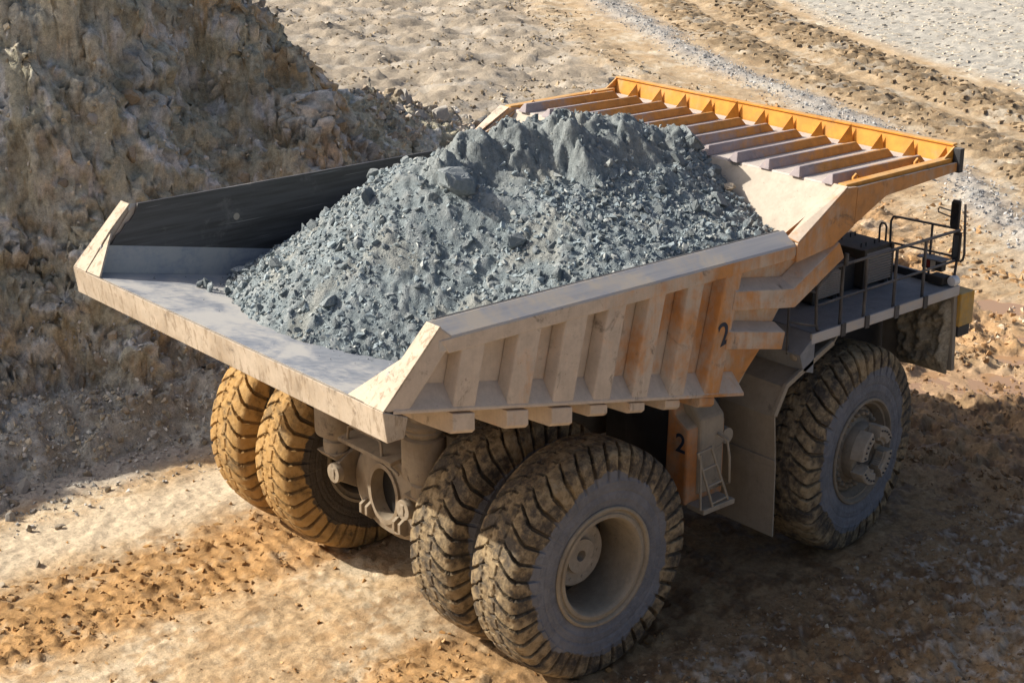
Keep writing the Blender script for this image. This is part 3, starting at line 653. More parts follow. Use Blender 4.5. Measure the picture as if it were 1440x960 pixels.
for k in range(12):
    yk = -3.52+.6*k; bigg = k in (3, 7); hh = .29 if bigg else .23; dd = .25 if bigg else .19
    mb = MB(); mb.add([(7.14-dd, yk+.02, 5.967), (7.14, yk+.03, 5.965), (7.14, yk-.09, 5.965), (7.16, yk-.02, 5.965+hh)], [(0,1,2), (0,2,3), (1,0,3), (2,1,3)])
    sub(mb, 'front_gusset', M['canopy'], 0)
sub(MB().xz([(7.14, 5.84), (7.19, 5.84), (7.275, 6.225), (7.225, 6.225)], -3.62, 3.62), 'canopy_front_wall', M['canopy'], .006)
sub(MB().xz([(7.19, 6.215), (7.30, 6.215), (7.30, 6.245), (7.19, 6.245)], -3.64, 3.64), 'front_flange', M['canopy'], .005)
for s in (1, -1):
    sub(MB().xz([(6.93, 6.04), (7.22, 6.22), (7.26, 6.2), (7.20, 5.84), (7.12, 5.84)], s*3.63, s*3.66), 'end_plate', M['canopy'], .004)
    sub(MB().box(7.16, 7.26, s*3.67, s*3.80, 5.83, 6.20), 'end_cap', M['darkpaint'], .01)

# --- numbers
def digit(parent, mat, loc, rot, size):
    cu = bpy.data.curves.new('number', 'FONT'); cu.body = '2'; cu.size = size; cu.align_x = 'CENTER'; cu.align_y = 'CENTER'; cu.extrude = .001
    cu.offset = .006
    o = bpy.data.objects.new('tmp', cu); COL.objects.link(o); bpy.context.view_layer.update()
    me = bpy.data.meshes.new_from_object(o.evaluated_get(bpy.context.evaluated_depsgraph_get())); bpy.data.objects.remove(o)
    me.materials.clear(); me.materials.append(mat)
    d = bpy.data.objects.new('number', me); d.location = loc; d.rotation_euler = rot; link(d, parent); d['label'] = 'stencilled number 2 in dark blue'
    return d
digit(body, M['digit'], (2.125, -3.7465, 4.40), (math.radians(90), -.22, 0), .46)

# --- chassis, axle, suspension
chassis = MB()
for s in (1, -1): chassis.box(-.3, 8.0, s*.55, s*.95, 1.95, 2.65)
chassis.box(-.2, .2, -.55, .55, 2.0, 2.6).box(2.0, 2.5, -.55, .55, 1.95, 2.6).box(4.6, 5.0, -.55, .55, 1.9, 2.5)
chassis = chassis.build('chassis_frame', M['chassis'], truck, .02)
def csub(mb, name, mat, bevel=.01, smooth=None): return mb.build(name, mat, chassis, bevel, smooth)
for s in (1, -1):   # body pivots and hoists
    csub(MB().xz([(-.6, 2.6), (.4, 2.6), (.1, 3.5), (-.4, 3.5)], s*.5, s*.7), 'pivot_bracket', M['chassis'])
    csub(MB().tube([(3.2, s*1.25, 1.7), (2.3, s*1.25, 3.35)], .16, 14), 'hoist_cylinder', M['chassis'], 0, 40)
axle = MB()
axle.lathe([(.60, -1.42), (.60, -.75), (.58, -.55), (.5, 0), (.58, .55), (.60, .75), (.60, 1.42)], (0, 0, 1.646), 'y', 40)
axle = axle.build('rear_axle', M['chassis'], truck, 0, 40)
def asub(mb, name, mat, bevel=.008, smooth=None): return mb.build(name, mat, axle, bevel, smooth)
# flat rear cover with an oval opening
ring = MB(); no = 48
outl = []; inn = []
for k in range(no):
    a = 2*math.pi*k/no; ca, sa = math.cos(a), math.sin(a)
    outl.append((.98*ca*(1.0 if sa < .2 else 1.0), 1.646+.02+.78*sa)); inn.append((.30*ca+.0, 1.65+.40*sa))
mid = [(.37*math.cos(2*math.pi*k/no), 1.65+.47*math.sin(2*math.pi*k/no)) for k in range(no)]
V_ = [(-.45, y, z) for y, z in outl]+[(-.70, y*.93, 1.65+(z-1.65)*.95) for y, z in outl]+[(-.83, y*.78, 1.65+(z-1.65)*.80) for y, z in outl]+[(-.86, y, z) for y, z in mid]+[(-.90, y, z) for y, z in mid]+[(-.90, y, z) for y, z in inn]+[(-.45, y, z) for y, z in inn]
ring.add(V_, [(j*no+k, j*no+(k+1) % no, (j+1)*no+(k+1) % no, (j+1)*no+k) for j in range(6) for k in range(no)])
asub(ring, 'axle_cover', M['chassis'], 0, 30)
asub(MB().lathe([(.001, 0), (.42, 0)], (-.68, 0, 1.65), 'x', 24), 'opening_dark_disc', M['black'], 0)  # black disc painted as the darkness inside the opening
for s in (1, -1):
    # tow eye
    e = MB().lathe([(.06, -.035), (.145, -.035), (.15, -.02), (.15, .06), (.06, .06), (.06, -.035)], (-1.15, s*.84, 1.78), 'x', 24)
    asub(e, 'tow_eye', M['chassis'], 0, 35)
    asub(MB().xz([(-1.2, 1.70), (-1.2, 1.86), (-1.0, 2.0), (-.6, 2.2), (-.6, 1.35)], s*.80, s*.88), 'tow_bracket', M['chassis'], .015)
    asub(MB().xz([(-.98, 1.22), (-.98, 1.36), (-.88, 1.42), (-.7, 1.40), (-.7, 1.15), (-.9, 1.15)], s*.30, s*.36), 'lower_lug', M['chassis'])
    asub(MB().xz([(-.98, 1.22), (-.98, 1.36), (-.88, 1.42), (-.7, 1.40), (-.7, 1.15), (-.9, 1.15)], s*.44, s*.50), 'lower_lug', M['chassis'])
    # strut
    prof = [(.13, -.62), (.20, -.60), (.20, -.42), (.16, -.40), (.17, -.34), (.30, -.30), (.315, -.26), (.315, .26), (.30, .30), (.24, .32), (.27, .36), (.27, .40), (.25, .42), (.27, .46), (.26, .50), (.20, .54), (.20, 1.0)]
    st = asub(MB().lathe(prof, (-.95, s*1.06, 2.62), 'z', 32), 'suspension_strut', M['chassis'], 0, 40)
    asub(MB().hexa([(-1.1, s*.86, 1.94), (-.6, s*.80, 1.85), (-.6, s*1.2, 1.85), (-1.1, s*1.24, 1.94)], [(-1.17, s*.84, 2.03), (-.6, s*.78, 2.08), (-.6, s*1.26, 2.08), (-1.17, s*1.28, 2.03)]), 'strut_seat', M['chassis'])
    asub(MB().box(-.85, -.3, s*.75, s*1.25, 3.30, 3.6), 'strut_top_mount', M['chassis'])
asub(MB().xz([(-1.28, 2.42), (-.75, 2.50), (-.75, 2.56), (-1.28, 2.48)], -.72, .55), 'step_plate', M['chassis'])
asub(MB().tube([(-1.22, .38, 2.48), (-1.22, .36, 2.68), (-1.22, .30, 2.72), (-1.22, -.36, 2.72), (-1.22, -.42, 2.68), (-1.22, -.44, 2.48)], .022, 8), 'grab_handle', M['chassis'], 0, 60)
asub(MB().tube([(-.92, .25, 2.22), (-.95, .1, 2.26), (-.95, -.25, 2.18), (-.92, -.42, 2.10)], .025, 8), 'cover_handle', M['chassis'], 0, 60)

# --- wheels
NL, PER = 40, 16
def tyre_mesh(seed):
    NT = NL*PER
    ctrl = np.array([(1.648, 0), (1.646, .12), (1.640, .24), (1.622, .33), (1.592, .392), (1.55, .43), (1.49, .45), (1.42, .463), (1.32, .472), (1.2, .476), (1.08, .47), (.97, .458), (.89, .445), (.835, .432)])
    L = np.concatenate([[0], np.cumsum(np.hypot(*np.diff(ctrl, axis=0).T))])
    s_ = np.concatenate([np.linspace(0, .50, 24)[:-1], np.linspace(.50, .80, 9)[:-1], np.linspace(.80, L[-1], 22)])
    r = np.interp(s_, L, ctrl[:, 0]); y = np.interp(s_, L, ctrl[:, 1])
    r = np.concatenate([r[:0:-1], r]); y = np.concatenate([-y[:0:-1], y]); sa = np.concatenate([s_[:0:-1], s_])
    nr_ = np.gradient(y); ny_ = -np.gradient(r); ll = np.hypot(nr_, ny_); nr_ /= ll; ny_ /= ll
    th = np.arange(NT)*2*math.pi/NT
    TH, R_ = np.meshgrid(th, r, indexing='ij'); Y_ = np.broadcast_to(y, TH.shape); S_ = np.broadcast_to(sa, TH.shape); side = np.sign(Y_)
    a = np.abs(Y_)
    wob = .05*noise2(TH*9, Y_*7, seed)
    ph = TH*NL/(2*math.pi)+.5*(side > 0)+.98*np.clip((.44-a)/.36, 0, 1)**1.15*np.where(S_ < .46, 1, 0)+wob
    fr = np.abs((ph % 1)-.5)
    hwid = np.interp(S_, [0, .1, .13, .25, .42, .52, .80], [.0, .0, .05, .075, .105, .135, .13])
    gv_ = sstep(1.0, .62, fr/np.maximum(hwid, 1e-4))*(S_ > .105)
    dep = np.interp(S_, [0, .12, .2, .46, .56, .74, .84], [.03, .05, .075, .08, .055, .035, .0])
    depth = gv_*dep
    sip = sstep(.075, .04, np.abs(((TH*NL/(2*math.pi)+.28*np.sign(Y_)) % 1)-.5))*sstep(.13, .11, a)*sstep(.03, .05, a)
    circ = sstep(.012, .004, np.abs(a-.125-.012*np.sin(TH*NL)))
    depth = np.maximum(depth, np.maximum(sip*.03, circ*.025))
    chips = np.clip(fbm3(np.cos(TH)*R_*5, Y_*6, np.sin(TH)*R_*5, 3, seed+3)-.15, 0, 1)*.03*(S_ < .6)
    sidew = (.014*sstep(.025, .0, np.abs(R_-1.22))+.012*sstep(.02, .0, np.abs(R_-.97))-.012*sstep(.03, .0, np.abs(R_-1.07)))*(S_ > .6)
    d_ = depth+chips-sidew
    RR = R_-nr_*d_*1.0; YY = Y_-ny_*d_
    V = np.stack([RR*np.cos(TH), YY, RR*np.sin(TH)], 2); n2 = len(r)
    i, j = np.meshgrid(np.arange(NT), np.arange(n2-1), indexing='ij'); A_ = (i*n2+j).ravel(); B_ = (((i+1) % NT)*n2+j).ravel()
    F = np.stack([A_, A_+1, B_+1, B_], 1)
    cc = np.repeat(np.maximum(gv_, sip)[..., None], 3, 2)
    o = np_mesh('tyre', V.reshape(-1, 3), F, M['tyreR'], cc.reshape(-1, 3), True, 'groove')
    me = o.data; bpy.data.objects.remove(o); me.set_sharp_from_angle(angle=math.radians(38)); return me
TY = [tyre_mesh(11), tyre_mesh(12)]
def rim_rear():
    return MB().lathe([(.84, .43), (.845, .45), (.80, .45), (.79, .40), (.72, .38), (.665, .30), (.655, -.34), (.665, -.40), (.68, -.435), (.70, -.455), (.745, -.452), (.757, -.43), (.79, -.428), (.802, -.46), (.815, -.475), (.845, -.47), (.855, -.45), (.84, -.42), (.84, .43)], (0,0,0), 'y', 72).mesh('wheel', 35)
def hub_rear():
    mb = MB().lathe([(.001, .12), (.06, .12), (.075, .02), (.08, -.015), (.24, -.02), (.25, .03), (.27, .045), (.44, .05), (.47, .09), (.48, .9)], (0,0,0), 'y', 48)
    for k in range(10):
        a = k*2*math.pi/10+.2; mb.lathe([(.001, .035), (.022, .035), (.026, .05)], (.36*math.cos(a), 0, .36*math.sin(a)), 'y', 8)
    return mb.mesh('hub', 35)
def rim_front():
    return MB().lathe([(.84, .40), (.845, .43), (.78, .36), (.70, .2), (.70, -.20), (.715, -.30), (.745, -.345), (.75, -.40), (.79, -.405), (.802, -.455), (.815, -.475), (.845, -.47), (.855, -.45), (.84, -.42), (.84, .40)], (0,0,0), 'y', 72).mesh('wheel', 35)
def hub_front():
    mb = MB().lathe([(.001, -.32), (.24, -.32), (.26, -.50), (.44, -.52), (.46, -.48), (.46, -.34), (.50, -.30), (.66, -.28), (.70, -.24), (.71, -.1)], (0,0,0), 'y', 60)
    for k in range(26):
        a = k*2*math.pi/26; mb.lathe([(.001, -.375), (.025, -.372), (.042, -.345), (.046, -.28)], (.585*math.cos(a), 0, .585*math.sin(a)), 'y', 10)
    return mb.mesh('hub', 35)
def pad_mesh():
    mb = MB(); h = math.radians(31)
    mb.lathe([(.285, -.50), (.285, -.70), (.30, -.715), (.455, -.715), (.47, -.70), (.47, -.50), (.285, -.50)], (0,0,0), 'y', 14, -h, h)
    for k in range(7):
        a = -h+.1+(2*h-.2)*k/6; ca, sa = math.cos(a), math.sin(a)
        mb.hexa([(.235*ca-.014*sa, -.68, .235*sa+.014*ca), (.29*ca-.02*sa, -.68, .29*sa+.02*ca), (.29*ca+.02*sa, -.68, .29*sa-.02*ca), (.235*ca+.014*sa, -.68, .235*sa-.014*ca)],
                [(.235*ca-.014*sa, -.55, .235*sa+.014*ca), (.29*ca-.02*sa, -.55, .29*sa+.02*ca), (.29*ca+.02*sa, -.55, .29*sa-.02*ca), (.235*ca+.014*sa, -.55, .235*sa-.014*ca)])
    return mb.mesh('hub_pad', 30)
def bolt_mesh():
    mb = MB(); h = math.radians(31)
    for k in range(5):
        a = -h+.12+(2*h-.24)*k/4; mb.lathe([(.001, -.735), (.016, -.735), (.018, -.714)], (.40*math.cos(a), 0, .40*math.sin(a)), 'y', 8)
    return mb.mesh('pad_bolts', 30)
RR_, HR_, RF_, HF_, PD_, BT_ = rim_rear(), hub_rear(), rim_front(), hub_front(), pad_mesh(), bolt_mesh()
RR_.materials.append(M['rim']); RF_.materials.append(M['hubF'])
for me_ in (HR_, PD_): me_.materials.append(M['hub'])
HF_.materials.append(M['hubF'])
BT_.materials.append(M['darkpaint'])
def wheel(loc, rz, spin, rear, tmat, ti, label=None, hub=True):
    wo = bpy.data.objects.new('wheel', RR_ if rear else RF_); wo.location = loc; wo.rotation_euler = (0, 0, rz); link(wo, truck)
    if label: wo['label'] = label
    def ch(name, me, mat=None, ry=0):
        o = bpy.data.objects.new(name, me); o.rotation_euler = (0, ry, 0); link(o, wo)
        if mat: o.material_slots[0].link = 'OBJECT'; o.material_slots[0].material = mat
        return o
    t_ = ch('tyre', TY[ti], tmat, spin)
    if rz > 3: t_.rotation_euler = (0, spin, math.pi)
    if hub: ch('hub', HR_ if rear else HF_, None, .3)
    if not rear:
        for k in range(4): ch('hub_pad', PD_, None, k*math.pi/2+.62)
        for k in range(4): ch('pad_bolts', BT_, None, k*math.pi/2+.62)
    return wo
R0 = 1.646-.045
wheel((0, -3.237, R0), 0, .1, True, M['tyreR'], 0, 'outer right rear wheel with deep dished rim')
wheel((0, -1.928, R0), 0, .33, True, M['tyreR'], 1, hub=False)
wheel((0, 3.237, R0), math.pi, .7, True, M['tyreL'], 0)
wheel((0, 1.928, R0), math.pi, .05, True, M['tyreL'], 1, hub=False)
wheel((5.667, -3.039, R0), .137, .5, False, M['tyreR'], 0, 'steered right front wheel with toothed hub')
wheel((5.667, 3.039, R0), math.pi+.137, .9, False, M['tyreL'], 1)
MB().lathe([(.35, -2.6), (.35, 2.6)], (5.667, 0, 1.6), 'y', 20).build('front_axle', M['chassis'], truck, 0, 40)

# --- fuel tank with ladder
tank = MB().prism([(2.15, -3.12, 1.62), (2.15, -2.68, 1.62), (2.15, -2.72, 3.1), (2.15, -2.80, 3.1), (2.15, -2.86, 2.95), (2.15, -3.12, 2.80)], (.78, 0, 0)).build('fuel_tank', M['tank'], truck, .04)
def tsub(mb, name, mat, bevel=.006, smooth=None): return mb.build(name, mat, tank, bevel, smooth)
tsub(MB().prism([(2.36, -3.17, 1.75), (2.36, -2.6, 1.75), (2.36, -2.6, 3.14), (2.36, -2.9, 3.14), (2.36, -3.17, 2.9)], (.50, 0, 0)), 'tank_cover', M['fender'], .04)
digit(tank, M['digit'], (2.146, -2.99, 2.55), (math.radians(90), 0, math.radians(-90)), .40)
for a, b in (((2.13, 2.54), (2.40, 1.66)), ((2.40, 2.56), (2.72, 1.68))):
    tsub(MB().tube([(a[0], -3.34, a[1]), (b[0], -3.42, b[1])], .02, 8), 'ladder_rail', M['fender'], 0, 60)
for k in range(4):
    t_ = .02+k*.31
    tsub(MB().tube([(2.13+.27*t_, -3.34-.08*t_, 2.54-.88*t_), (2.40+.32*t_, -3.34-.08*t_, 2.56-.88*t_)], .018, 8), 'ladder_rung', M['fender'], 0, 60)
tsub(MB().box(2.2, 2.85, -3.44, -3.1, 1.58, 1.66), 'ladder_step', M['fender'], .01)
tsub(MB().tube([(2.17, -3.36, 2.5), (2.17, -3.40, 1.66)], .018, 8), 'grab_bar', M['fender'], 0, 60)
tsub(MB().tube([(2.72, -3.18, 2.62), (2.74, -3.34, 2.58), (2.78, -3.36, 2.3), (2.80, -3.36, 1.9), (2.80, -3.18, 1.8)], .02, 8), 'grab_bar', M['fender'], 0, 60)
tsub(MB().lathe([(.001, -.2), (.12, -.18), (.13, 0), (.1, .12)], (2.98, -2.95, 2.5), 'y', 16), 'filler_cap', M['fender'], 0, 40)
tsub(MB().box(2.3, 3.3, -2.66, -1.3, 1.7, 3.0), 'added_dark_box', M['darkpaint'], .03)  # added dark box, underbody darkness put into its paint behind the orange tank
# matching tank on the hidden side
MB().box(2.1, 3.3, 1.5, 3.1, 1.6, 3.0).build('hydraulic_tank', M['tank'], truck, .05)

# --- front fenders (mudguards behind the front wheels)
for s in (-1, 1):
    path = [(3.74, .76), (3.71, 1.95), (3.64, 2.70), (3.86, 3.10), (4.20, 3.24), (4.55, 3.40), (4.86, 3.52), (4.98, 3.66)]
    fb = MB().sweep(path, [(s*2.30, -.012), (s*3.44, -.012), (s*3.44, .012), (s*2.30, .012)]).build('front_mudguard', M['fender'], truck, 0)
    MB().sweep([(3.715, 1.90), (3.70, 2.02)], [(s*2.28, .014), (s*3.46, .014), (s*3.46, .035), (s*2.28, .035)]).build('clamp_strip', M['fender'], fb, .005)
    MB().sweep([(3.64, 2.72), (3.87, 3.13), (4.20, 3.27), (4.55, 3.43), (4.88, 3.56)], [(s*3.40, -.03), (s*3.46, -.03), (s*3.46, .05), (s*3.40, .05)]).build('edge_trim', M['fender'], fb, .008)
    MB().xz([(3.30, 3.98), (4.35, 3.75), (4.5, 3.42), (4.2, 3.28), (3.9, 3.2), (3.62, 2.75), (3.0, 3.1), (2.95, 3.6)], s*2.26, s*2.34).build('inner_panel', M['fender'], fb, .01)
    MB().lathe([(.001, -.12), (.07, -.10), (.095, -.03), (.095, .06), (.06, .1)], (4.22, s*3.32, 3.50), 'x', 16).build('marker_lamp', M['hub'], fb, 0, 40)

# --- deck
deck = MB().box(4.45, 7.95, -3.42, 3.42, 3.74, 3.80).build('deck', M['deck'], truck, .006)
def dsub(mb, name, mat, bevel=.008, smooth=None, label=None):
    o = mb.build(name, mat, deck, bevel, smooth)
    if label: o['label'] = label
    return o
for s in (1, -1):
    dsub(MB().prism([(4.35, s*3.425, 3.66), (7.97, s*3.425, 3.66), (7.97, s*3.425, 3.82), (4.35, s*3.425, 3.82)], (0, s*.04, 0)), 'edge_channel', M['rail'], .008)
    dsub(MB().xz([(4.10, 3.55), (4.43, 3.80), (4.43, 3.2), (4.2, 3.28)], s*2.4, s*3.46), 'deck_rear_fascia', M['deck'])
    # support at the front corner, caked with mud
    dsub(MB().hexa([(7.93, s*2.10, 2.22), (8.00, s*2.10, 2.22), (8.06, s*3.44, 2.36), (7.98, s*3.44, 2.36)], [(7.90, s*2.04, 3.73), (7.99, s*2.04, 3.73), (8.02, s*3.40, 3.73), (7.93, s*3.40, 3.73)]), 'front_apron', M['fender'], .01)
    dsub(MB().box(8.03, 8.40, s*2.6, s*3.47, 3.10, 3.66), 'headlamp_box', M['yellow'], .02)
    dsub(MB().box(8.05, 8.36, s*2.7, s*3.45, 2.92, 3.09), 'lamp_grille', M['darkpaint'], .01)
    dsub(MB().xz([(6.55, 3.66), (7.3, 3.66), (7.25, 3.2), (7.05, 3.05), (6.9, 3.45)], s*2.2, s*2.26), 'deck_bracket', M['fender'], .01)
    dsub(MB().tube([(7.2, s*2.4, 3.45), (7.9, s*2.6, 3.5)], .07, 12), 'brace_tube', M['fender'], 0, 40)
    dsub(MB().box(8.0, 8.12, s*1.5, s*3.3, 3.81, 3.835), 'front_ledge', M['deck'])
for s in (1, -1):
    dsub(MB().box(4.5, 8.06, s*1.95, s*2.03, 1.95, 3.735), 'arch_shade_panel', M['darkpaint'])  # dark panels added to hide lit ground and stand for shade under the deck
# lumpy mud on the apron
nu, nv_ = 40, 40
U_, W_ = np.meshgrid(np.linspace(0, 1, nu), np.linspace(0, 1, nv_), indexing='ij')
mx = 7.925+.05*W_*(1-0)-.0*U_; my = -2.40-(.98)*U_; mz = 2.3+1.32*W_
cake = np.clip(fbm2(U_*5, W_*6, 4, 201, .6)*.12+.07, 0, 1)*sstep(0, .15, W_)*sstep(1, .8, W_)*sstep(0, .1, U_)*sstep(1., .93, U_)
mo = np_mesh('mud_cake', np.stack([mx-.05-cake+.055*sstep(.12, 0, U_*(1-U_)*W_*(1-W_)*8), my, mz], 2).reshape(-1, 3), grid_faces(nu, nv_), M['mudcake'], np.tile(np.array([(.42, .36, .26)]), (nu*nv_, 1)))
link(mo, deck)
# louvred cabinets
def cabinet(x0, x1, y0, y1, z1, lab):
    cb = dsub(MB().box(x0, x1, y0, y1, 3.86, z1), 'electrical_cabinet', M['cabinet'], .02, label=lab)
    nl = 11
    for k in range(nl):
        z = 3.93+(z1-4.02)*k/(nl-1)
        MB().prism([(x0+.06, y0-.004, z+.010), (x0+.06, y0-.055, z-.018), (x0+.06, y0-.055, z-.002), (x0+.06, y0-.004, z+.024)], (x1-x0-.12, 0, 0)).build('louvre', M['louvre'], cb)
    for a, b in ((x0-.005, x0+.06), (x1-.06, x1+.005)):
        MB().box(a, b, y0-.045, y0-.001, 3.84, z1+.01).build('frame_post', M['cabinet'], cb, .006)
    for xx in (x0+.2, x1-.2):
        for yy in (y0+.15, y1-.2): MB().tube([(xx-.06, yy, z1), (xx-.06, yy, z1+.06), (xx+.06, yy, z1+.06), (xx+.06, yy, z1)], .012, 6).build('lifting_handle', M['darkpaint'], cb)
    for xx in (x0+.08, x1-.14): MB().box(xx, xx+.08, y0, y1, 3.80, 3.86).build('foot', M['darkpaint'], cb)
cabinet(5.36, 6.05, -2.58, -1.7, 4.36, 'louvred cabinet nearest the dump body')
cabinet(6.58, 7.32, -2.58, -1.75, 4.46, 'louvred cabinet nearest the front rail')
dsub(MB().box(6.05, 6.58, -2.45, -1.8, 3.81, 4.32), 'cable_box', M['darkpaint'], .01)
# handrails
yR = -3.40
def rail(pts, r=.024, mat='handrail', name='handrail'): return dsub(MB().tube(pts, r, 10), name, M[mat], 0, 60)
rail([(4.60, yR, 3.80), (4.53, yR, 3.84), (4.50, yR, 3.92), (4.465, yR, 4.43), (4.48, yR, 4.49), (4.80, yR, 4.70), (4.90, yR, 4.725), (7.72, yR, 4.725), (7.92, yR, 4.72)])
rail([(4.49, yR, 4.215), (7.85, yR, 4.235)], .021)
for xx in (5.05, 5.61, 6.33, 7.055): rail([(xx, yR, 3.70), (xx, yR, 4.72)], .026, name='rail_post'); dsub(MB().box(xx-.05, xx+.05, yR-.09, yR-.062, 3.64, 3.84), 'post_foot', M['handrail'], .004)
rail([(4.10, yR+.2, 4.53), (4.465, yR, 4.42)], .018); rail([(4.12, yR+.2, 3.5), (4.10, yR+.2, 4.53)], .018, name='rail_post'); rail([(4.12, yR+.2, 4.0), (4.49, yR, 3.9)], .018)
dsub(MB().tube([(5.06, yR-.03, 4.72), (5.07, yR-.03, 4.90)], .035, 8), 'lifting_lug', M['handrail'], 0, 60)
rail([(7.9, -2.13, 3.8), (7.9, -2.10, 4.60), (7.9, -2.14, 4.69), (7.9, -2.25, 4.70), (7.9, -3.36, 4.74)], .02); rail([(7.9, -2.12, 4.25), (7.9, -3.40, 4.29)], .018)
for yy in (-2.90,): rail([(7.9, yy, 3.8), (7.9, yy, 4.72)], .02, name='rail_post')
rail([(7.9, -3.38, 3.85), (7.91, -3.40, 4.25)], .022, name='rail_post')
rail([(7.86, -1.92, 3.8), (7.86, -1.92, 4.5), (7.86, -1.95, 4.55), (7.86, -2.02, 4.55), (7.86, -2.05, 4.5), (7.86, -2.05, 3.8)], .018)
for xx, yy in ((7.6, -1.25), (7.6, -1.45)): rail([(xx, yy, 3.8), (xx, yy, 5.15)], .022, name='rail_post')
rail([(7.6, -1.25, 4.75), (7.6, .6, 4.75)], .02); rail([(7.6, -1.25, 4.35), (7.6, .6, 4.35)], .02)
dsub(MB().box(7.80, 7.84, -3.1, -2.2, 3.802, 3.92), 'toe_board', M['darkpaint'], .004)
dsub(MB().box(7.72, 7.95, -3.30, -3.02, 3.82, 3.95), 'lamp_bracket', M['cabinet'], .006)
dsub(MB().lathe([(.001, -.06), (.075, -.05), (.09, 0), (.085, .07), (.04, .12)], (7.86, -3.40, 3.90), 'x', 18), 'work_lamp', M['lamp'], 0, 40)
sg = dsub(MB().box(7.78, 7.90, -3.22, -2.84, 4.02, 4.20), 'marker_box', M['darkpaint'], .006)
MB().box(7.70, 7.93, -3.26, -2.80, 4.20, 4.22).build('marker_hood', M['deck'], sg)
MB().box(7.772, 7.779, -3.00, -2.88, 4.05, 4.17).build('red_lens', M['red'], sg); MB().box(7.772, 7.779, -3.10, -3.01, 4.05, 4.17).build('white_lens', M['white'], sg)
# mirrors on their bracket
mr = dsub(MB().tube([(7.92, -3.46, 4.22), (7.92, -3.50, 4.26), (7.92, -3.52, 4.35), (7.92, -3.46, 5.15)], .02, 8), 'mirror_bracket', M['handrail'], 0, 60)
for z0, z1, y0, y1 in ((4.74, 5.20, -3.24, -3.40), (4.22, 4.70, -3.32, -3.46)):
    f_ = MB().prism([(7.86, y0, z0+.05), (7.86, y0, z1-.05), (7.86, y0-.03, z1), (7.86, y1, z1), (7.86, y1, z0), (7.86, y0-.03, z0)], (.05, 0, 0)).build('mirror', M['darkpaint'], mr, .01)
    MB().box(7.852, 7.858, y1+.015, y0-.03, z0+.05, z1-.05).build('mirror_glass', M['mirror'], mr)
MB().tube([(7.9, -3.26, 5.00), (7.9, -3.0, 5.02), (7.9, -2.98, 4.98), (7.9, -2.99, 4.94), (7.9, -3.26, 4.90)], .012, 6).build('mirror_guard', M['handrail'], mr)
# cab on the far side and the engine block, mostly hidden
cab = MB().prism([(5.2, 1.2, 3.81), (7.5, 1.2, 3.81), (7.35, 1.2, 5.45), (5.2, 1.2, 5.45)], (0, 2.0, 0)).build('cab', M['yellow'], truck, .04)
MB().prism([(7.455, 1.35, 4.5), (7.455, 3.05, 4.5), (7.385, 3.05, 5.3), (7.385, 1.35, 5.3)], (.012, 0, 0)).build('windscreen', M['glass'], cab)
for yy in (1.185, 3.203): MB().box(5.5, 6.9, yy, yy+.012, 4.5, 5.3).build('side_window', M['glass'], cab)
MB().box(5.15, 7.45, 1.1, 3.3, 5.46, 5.52).build('cab_roof', M['yellow'], cab, .02)
eng = MB().box(6.1, 8.25, -1.05, 1.05, 1.75, 3.73).build('engine_bay', M['darkpaint'], truck, .03)
MB().box(8.255, 8.34, -1.2, 1.2, 1.7, 3.75).build('radiator_grille', M['darkpaint'], eng, .01)
MB().box(8.1, 8.5, -1.9, 1.9, 1.55, 2.0).build('front_bumper', M['yellow'], truck, .04)

# ------------------------------------------------------------------ load
cp = [(0, .1, 6.48), (.78, 0, 6.70), (1.5, -.2, 6.78), (2.1, -.5, 7.0), (3.1, -.8, 6.80), (4.0, -.85, 6.56), (4.5, -.9, 5.9),
      (-1.68, 2.68, 4.36), (-2.33, 1.35, 4.49), (-2.6, .46, 4.55), (-2.58, -.54, 4.55), (-2.18, -1.25, 4.46), (-1.75, -1.75, 4.42), (-1.35, -2.6, 4.45), (-1.2, -3.4, 4.5),
      (-.6, -3.5, 4.85), (.2, -3.5, 5.15), (1.5, -3.5, 5.32), (2.6, -3.5, 5.34), (3.5, -3.4, 5.32), (4.1, -2.81, 5.28), (4.28, -2.15, 5.5), (4.38, -1.77, 5.62), (4.45, -1.06, 5.75),
      (4.6, -.6, 5.95), (4.4, .6, 5.85), (4.3, 1.8, 5.6), (4.0, 3.2, 5.2), (-.36, 3.45, 4.46), (.52, 3.45, 4.78), (1.51, 3.45, 5.1), (2.57, 3.45, 5.3), (3.3, 3.45, 5.3),
      (.0, -.7, 6.15), (.9, -1.9, 5.92), (-.27, -1.7, 5.32), (2.2, -1.6, 6.05), (3.2, -1.9, 5.85), (1.5, -1.0, 6.35), (-1.3, .5, 5.55), (-1.2, -.6, 5.5), (-.9, 1.6, 5.3), (.5, 1.6, 5.75), (2, 1.5, 5.85), (3.2, 1.3, 5.75), (-.3, -2.6, 5.1), (.9, -2.7, 5.6), (2.2, -2.6, 5.65), (3.2, -2.7, 5.55),
      (-3.2, 0, 4.0), (-3.0, 2, 4.0), (-3.0, -2, 4.0), (-2.4, -3, 4.0), (-2.2, 3.2, 4.0)]
cp = np.array(cp); xy = cp[:, :2]; n_ = len(cp)
def U2(r): return np.where(r > 1e-9, r*r*np.log(np.maximum(r, 1e-9)), 0)
K_ = U2(np.linalg.norm(xy[:, None]-xy[None], axis=2))+np.eye(n_)*.02; Pm = np.c_[np.ones(n_), xy]
wts = np.linalg.solve(np.block([[K_, Pm], [Pm.T, np.zeros((3, 3))]]), np.r_[cp[:, 2], 0, 0, 0])
hx = np.arange(-3.1, 4.72, .03); hy = np.arange(-3.495, 3.496, .03)
HX, HY = np.meshgrid(hx, hy, indexing='ij'); HZ = wts[-3]+wts[-2]*HX+wts[-1]*HY
for k in range(n_): HZ = HZ+wts[k]*U2(np.hypot(HX-xy[k, 0], HY-xy[k, 1]))
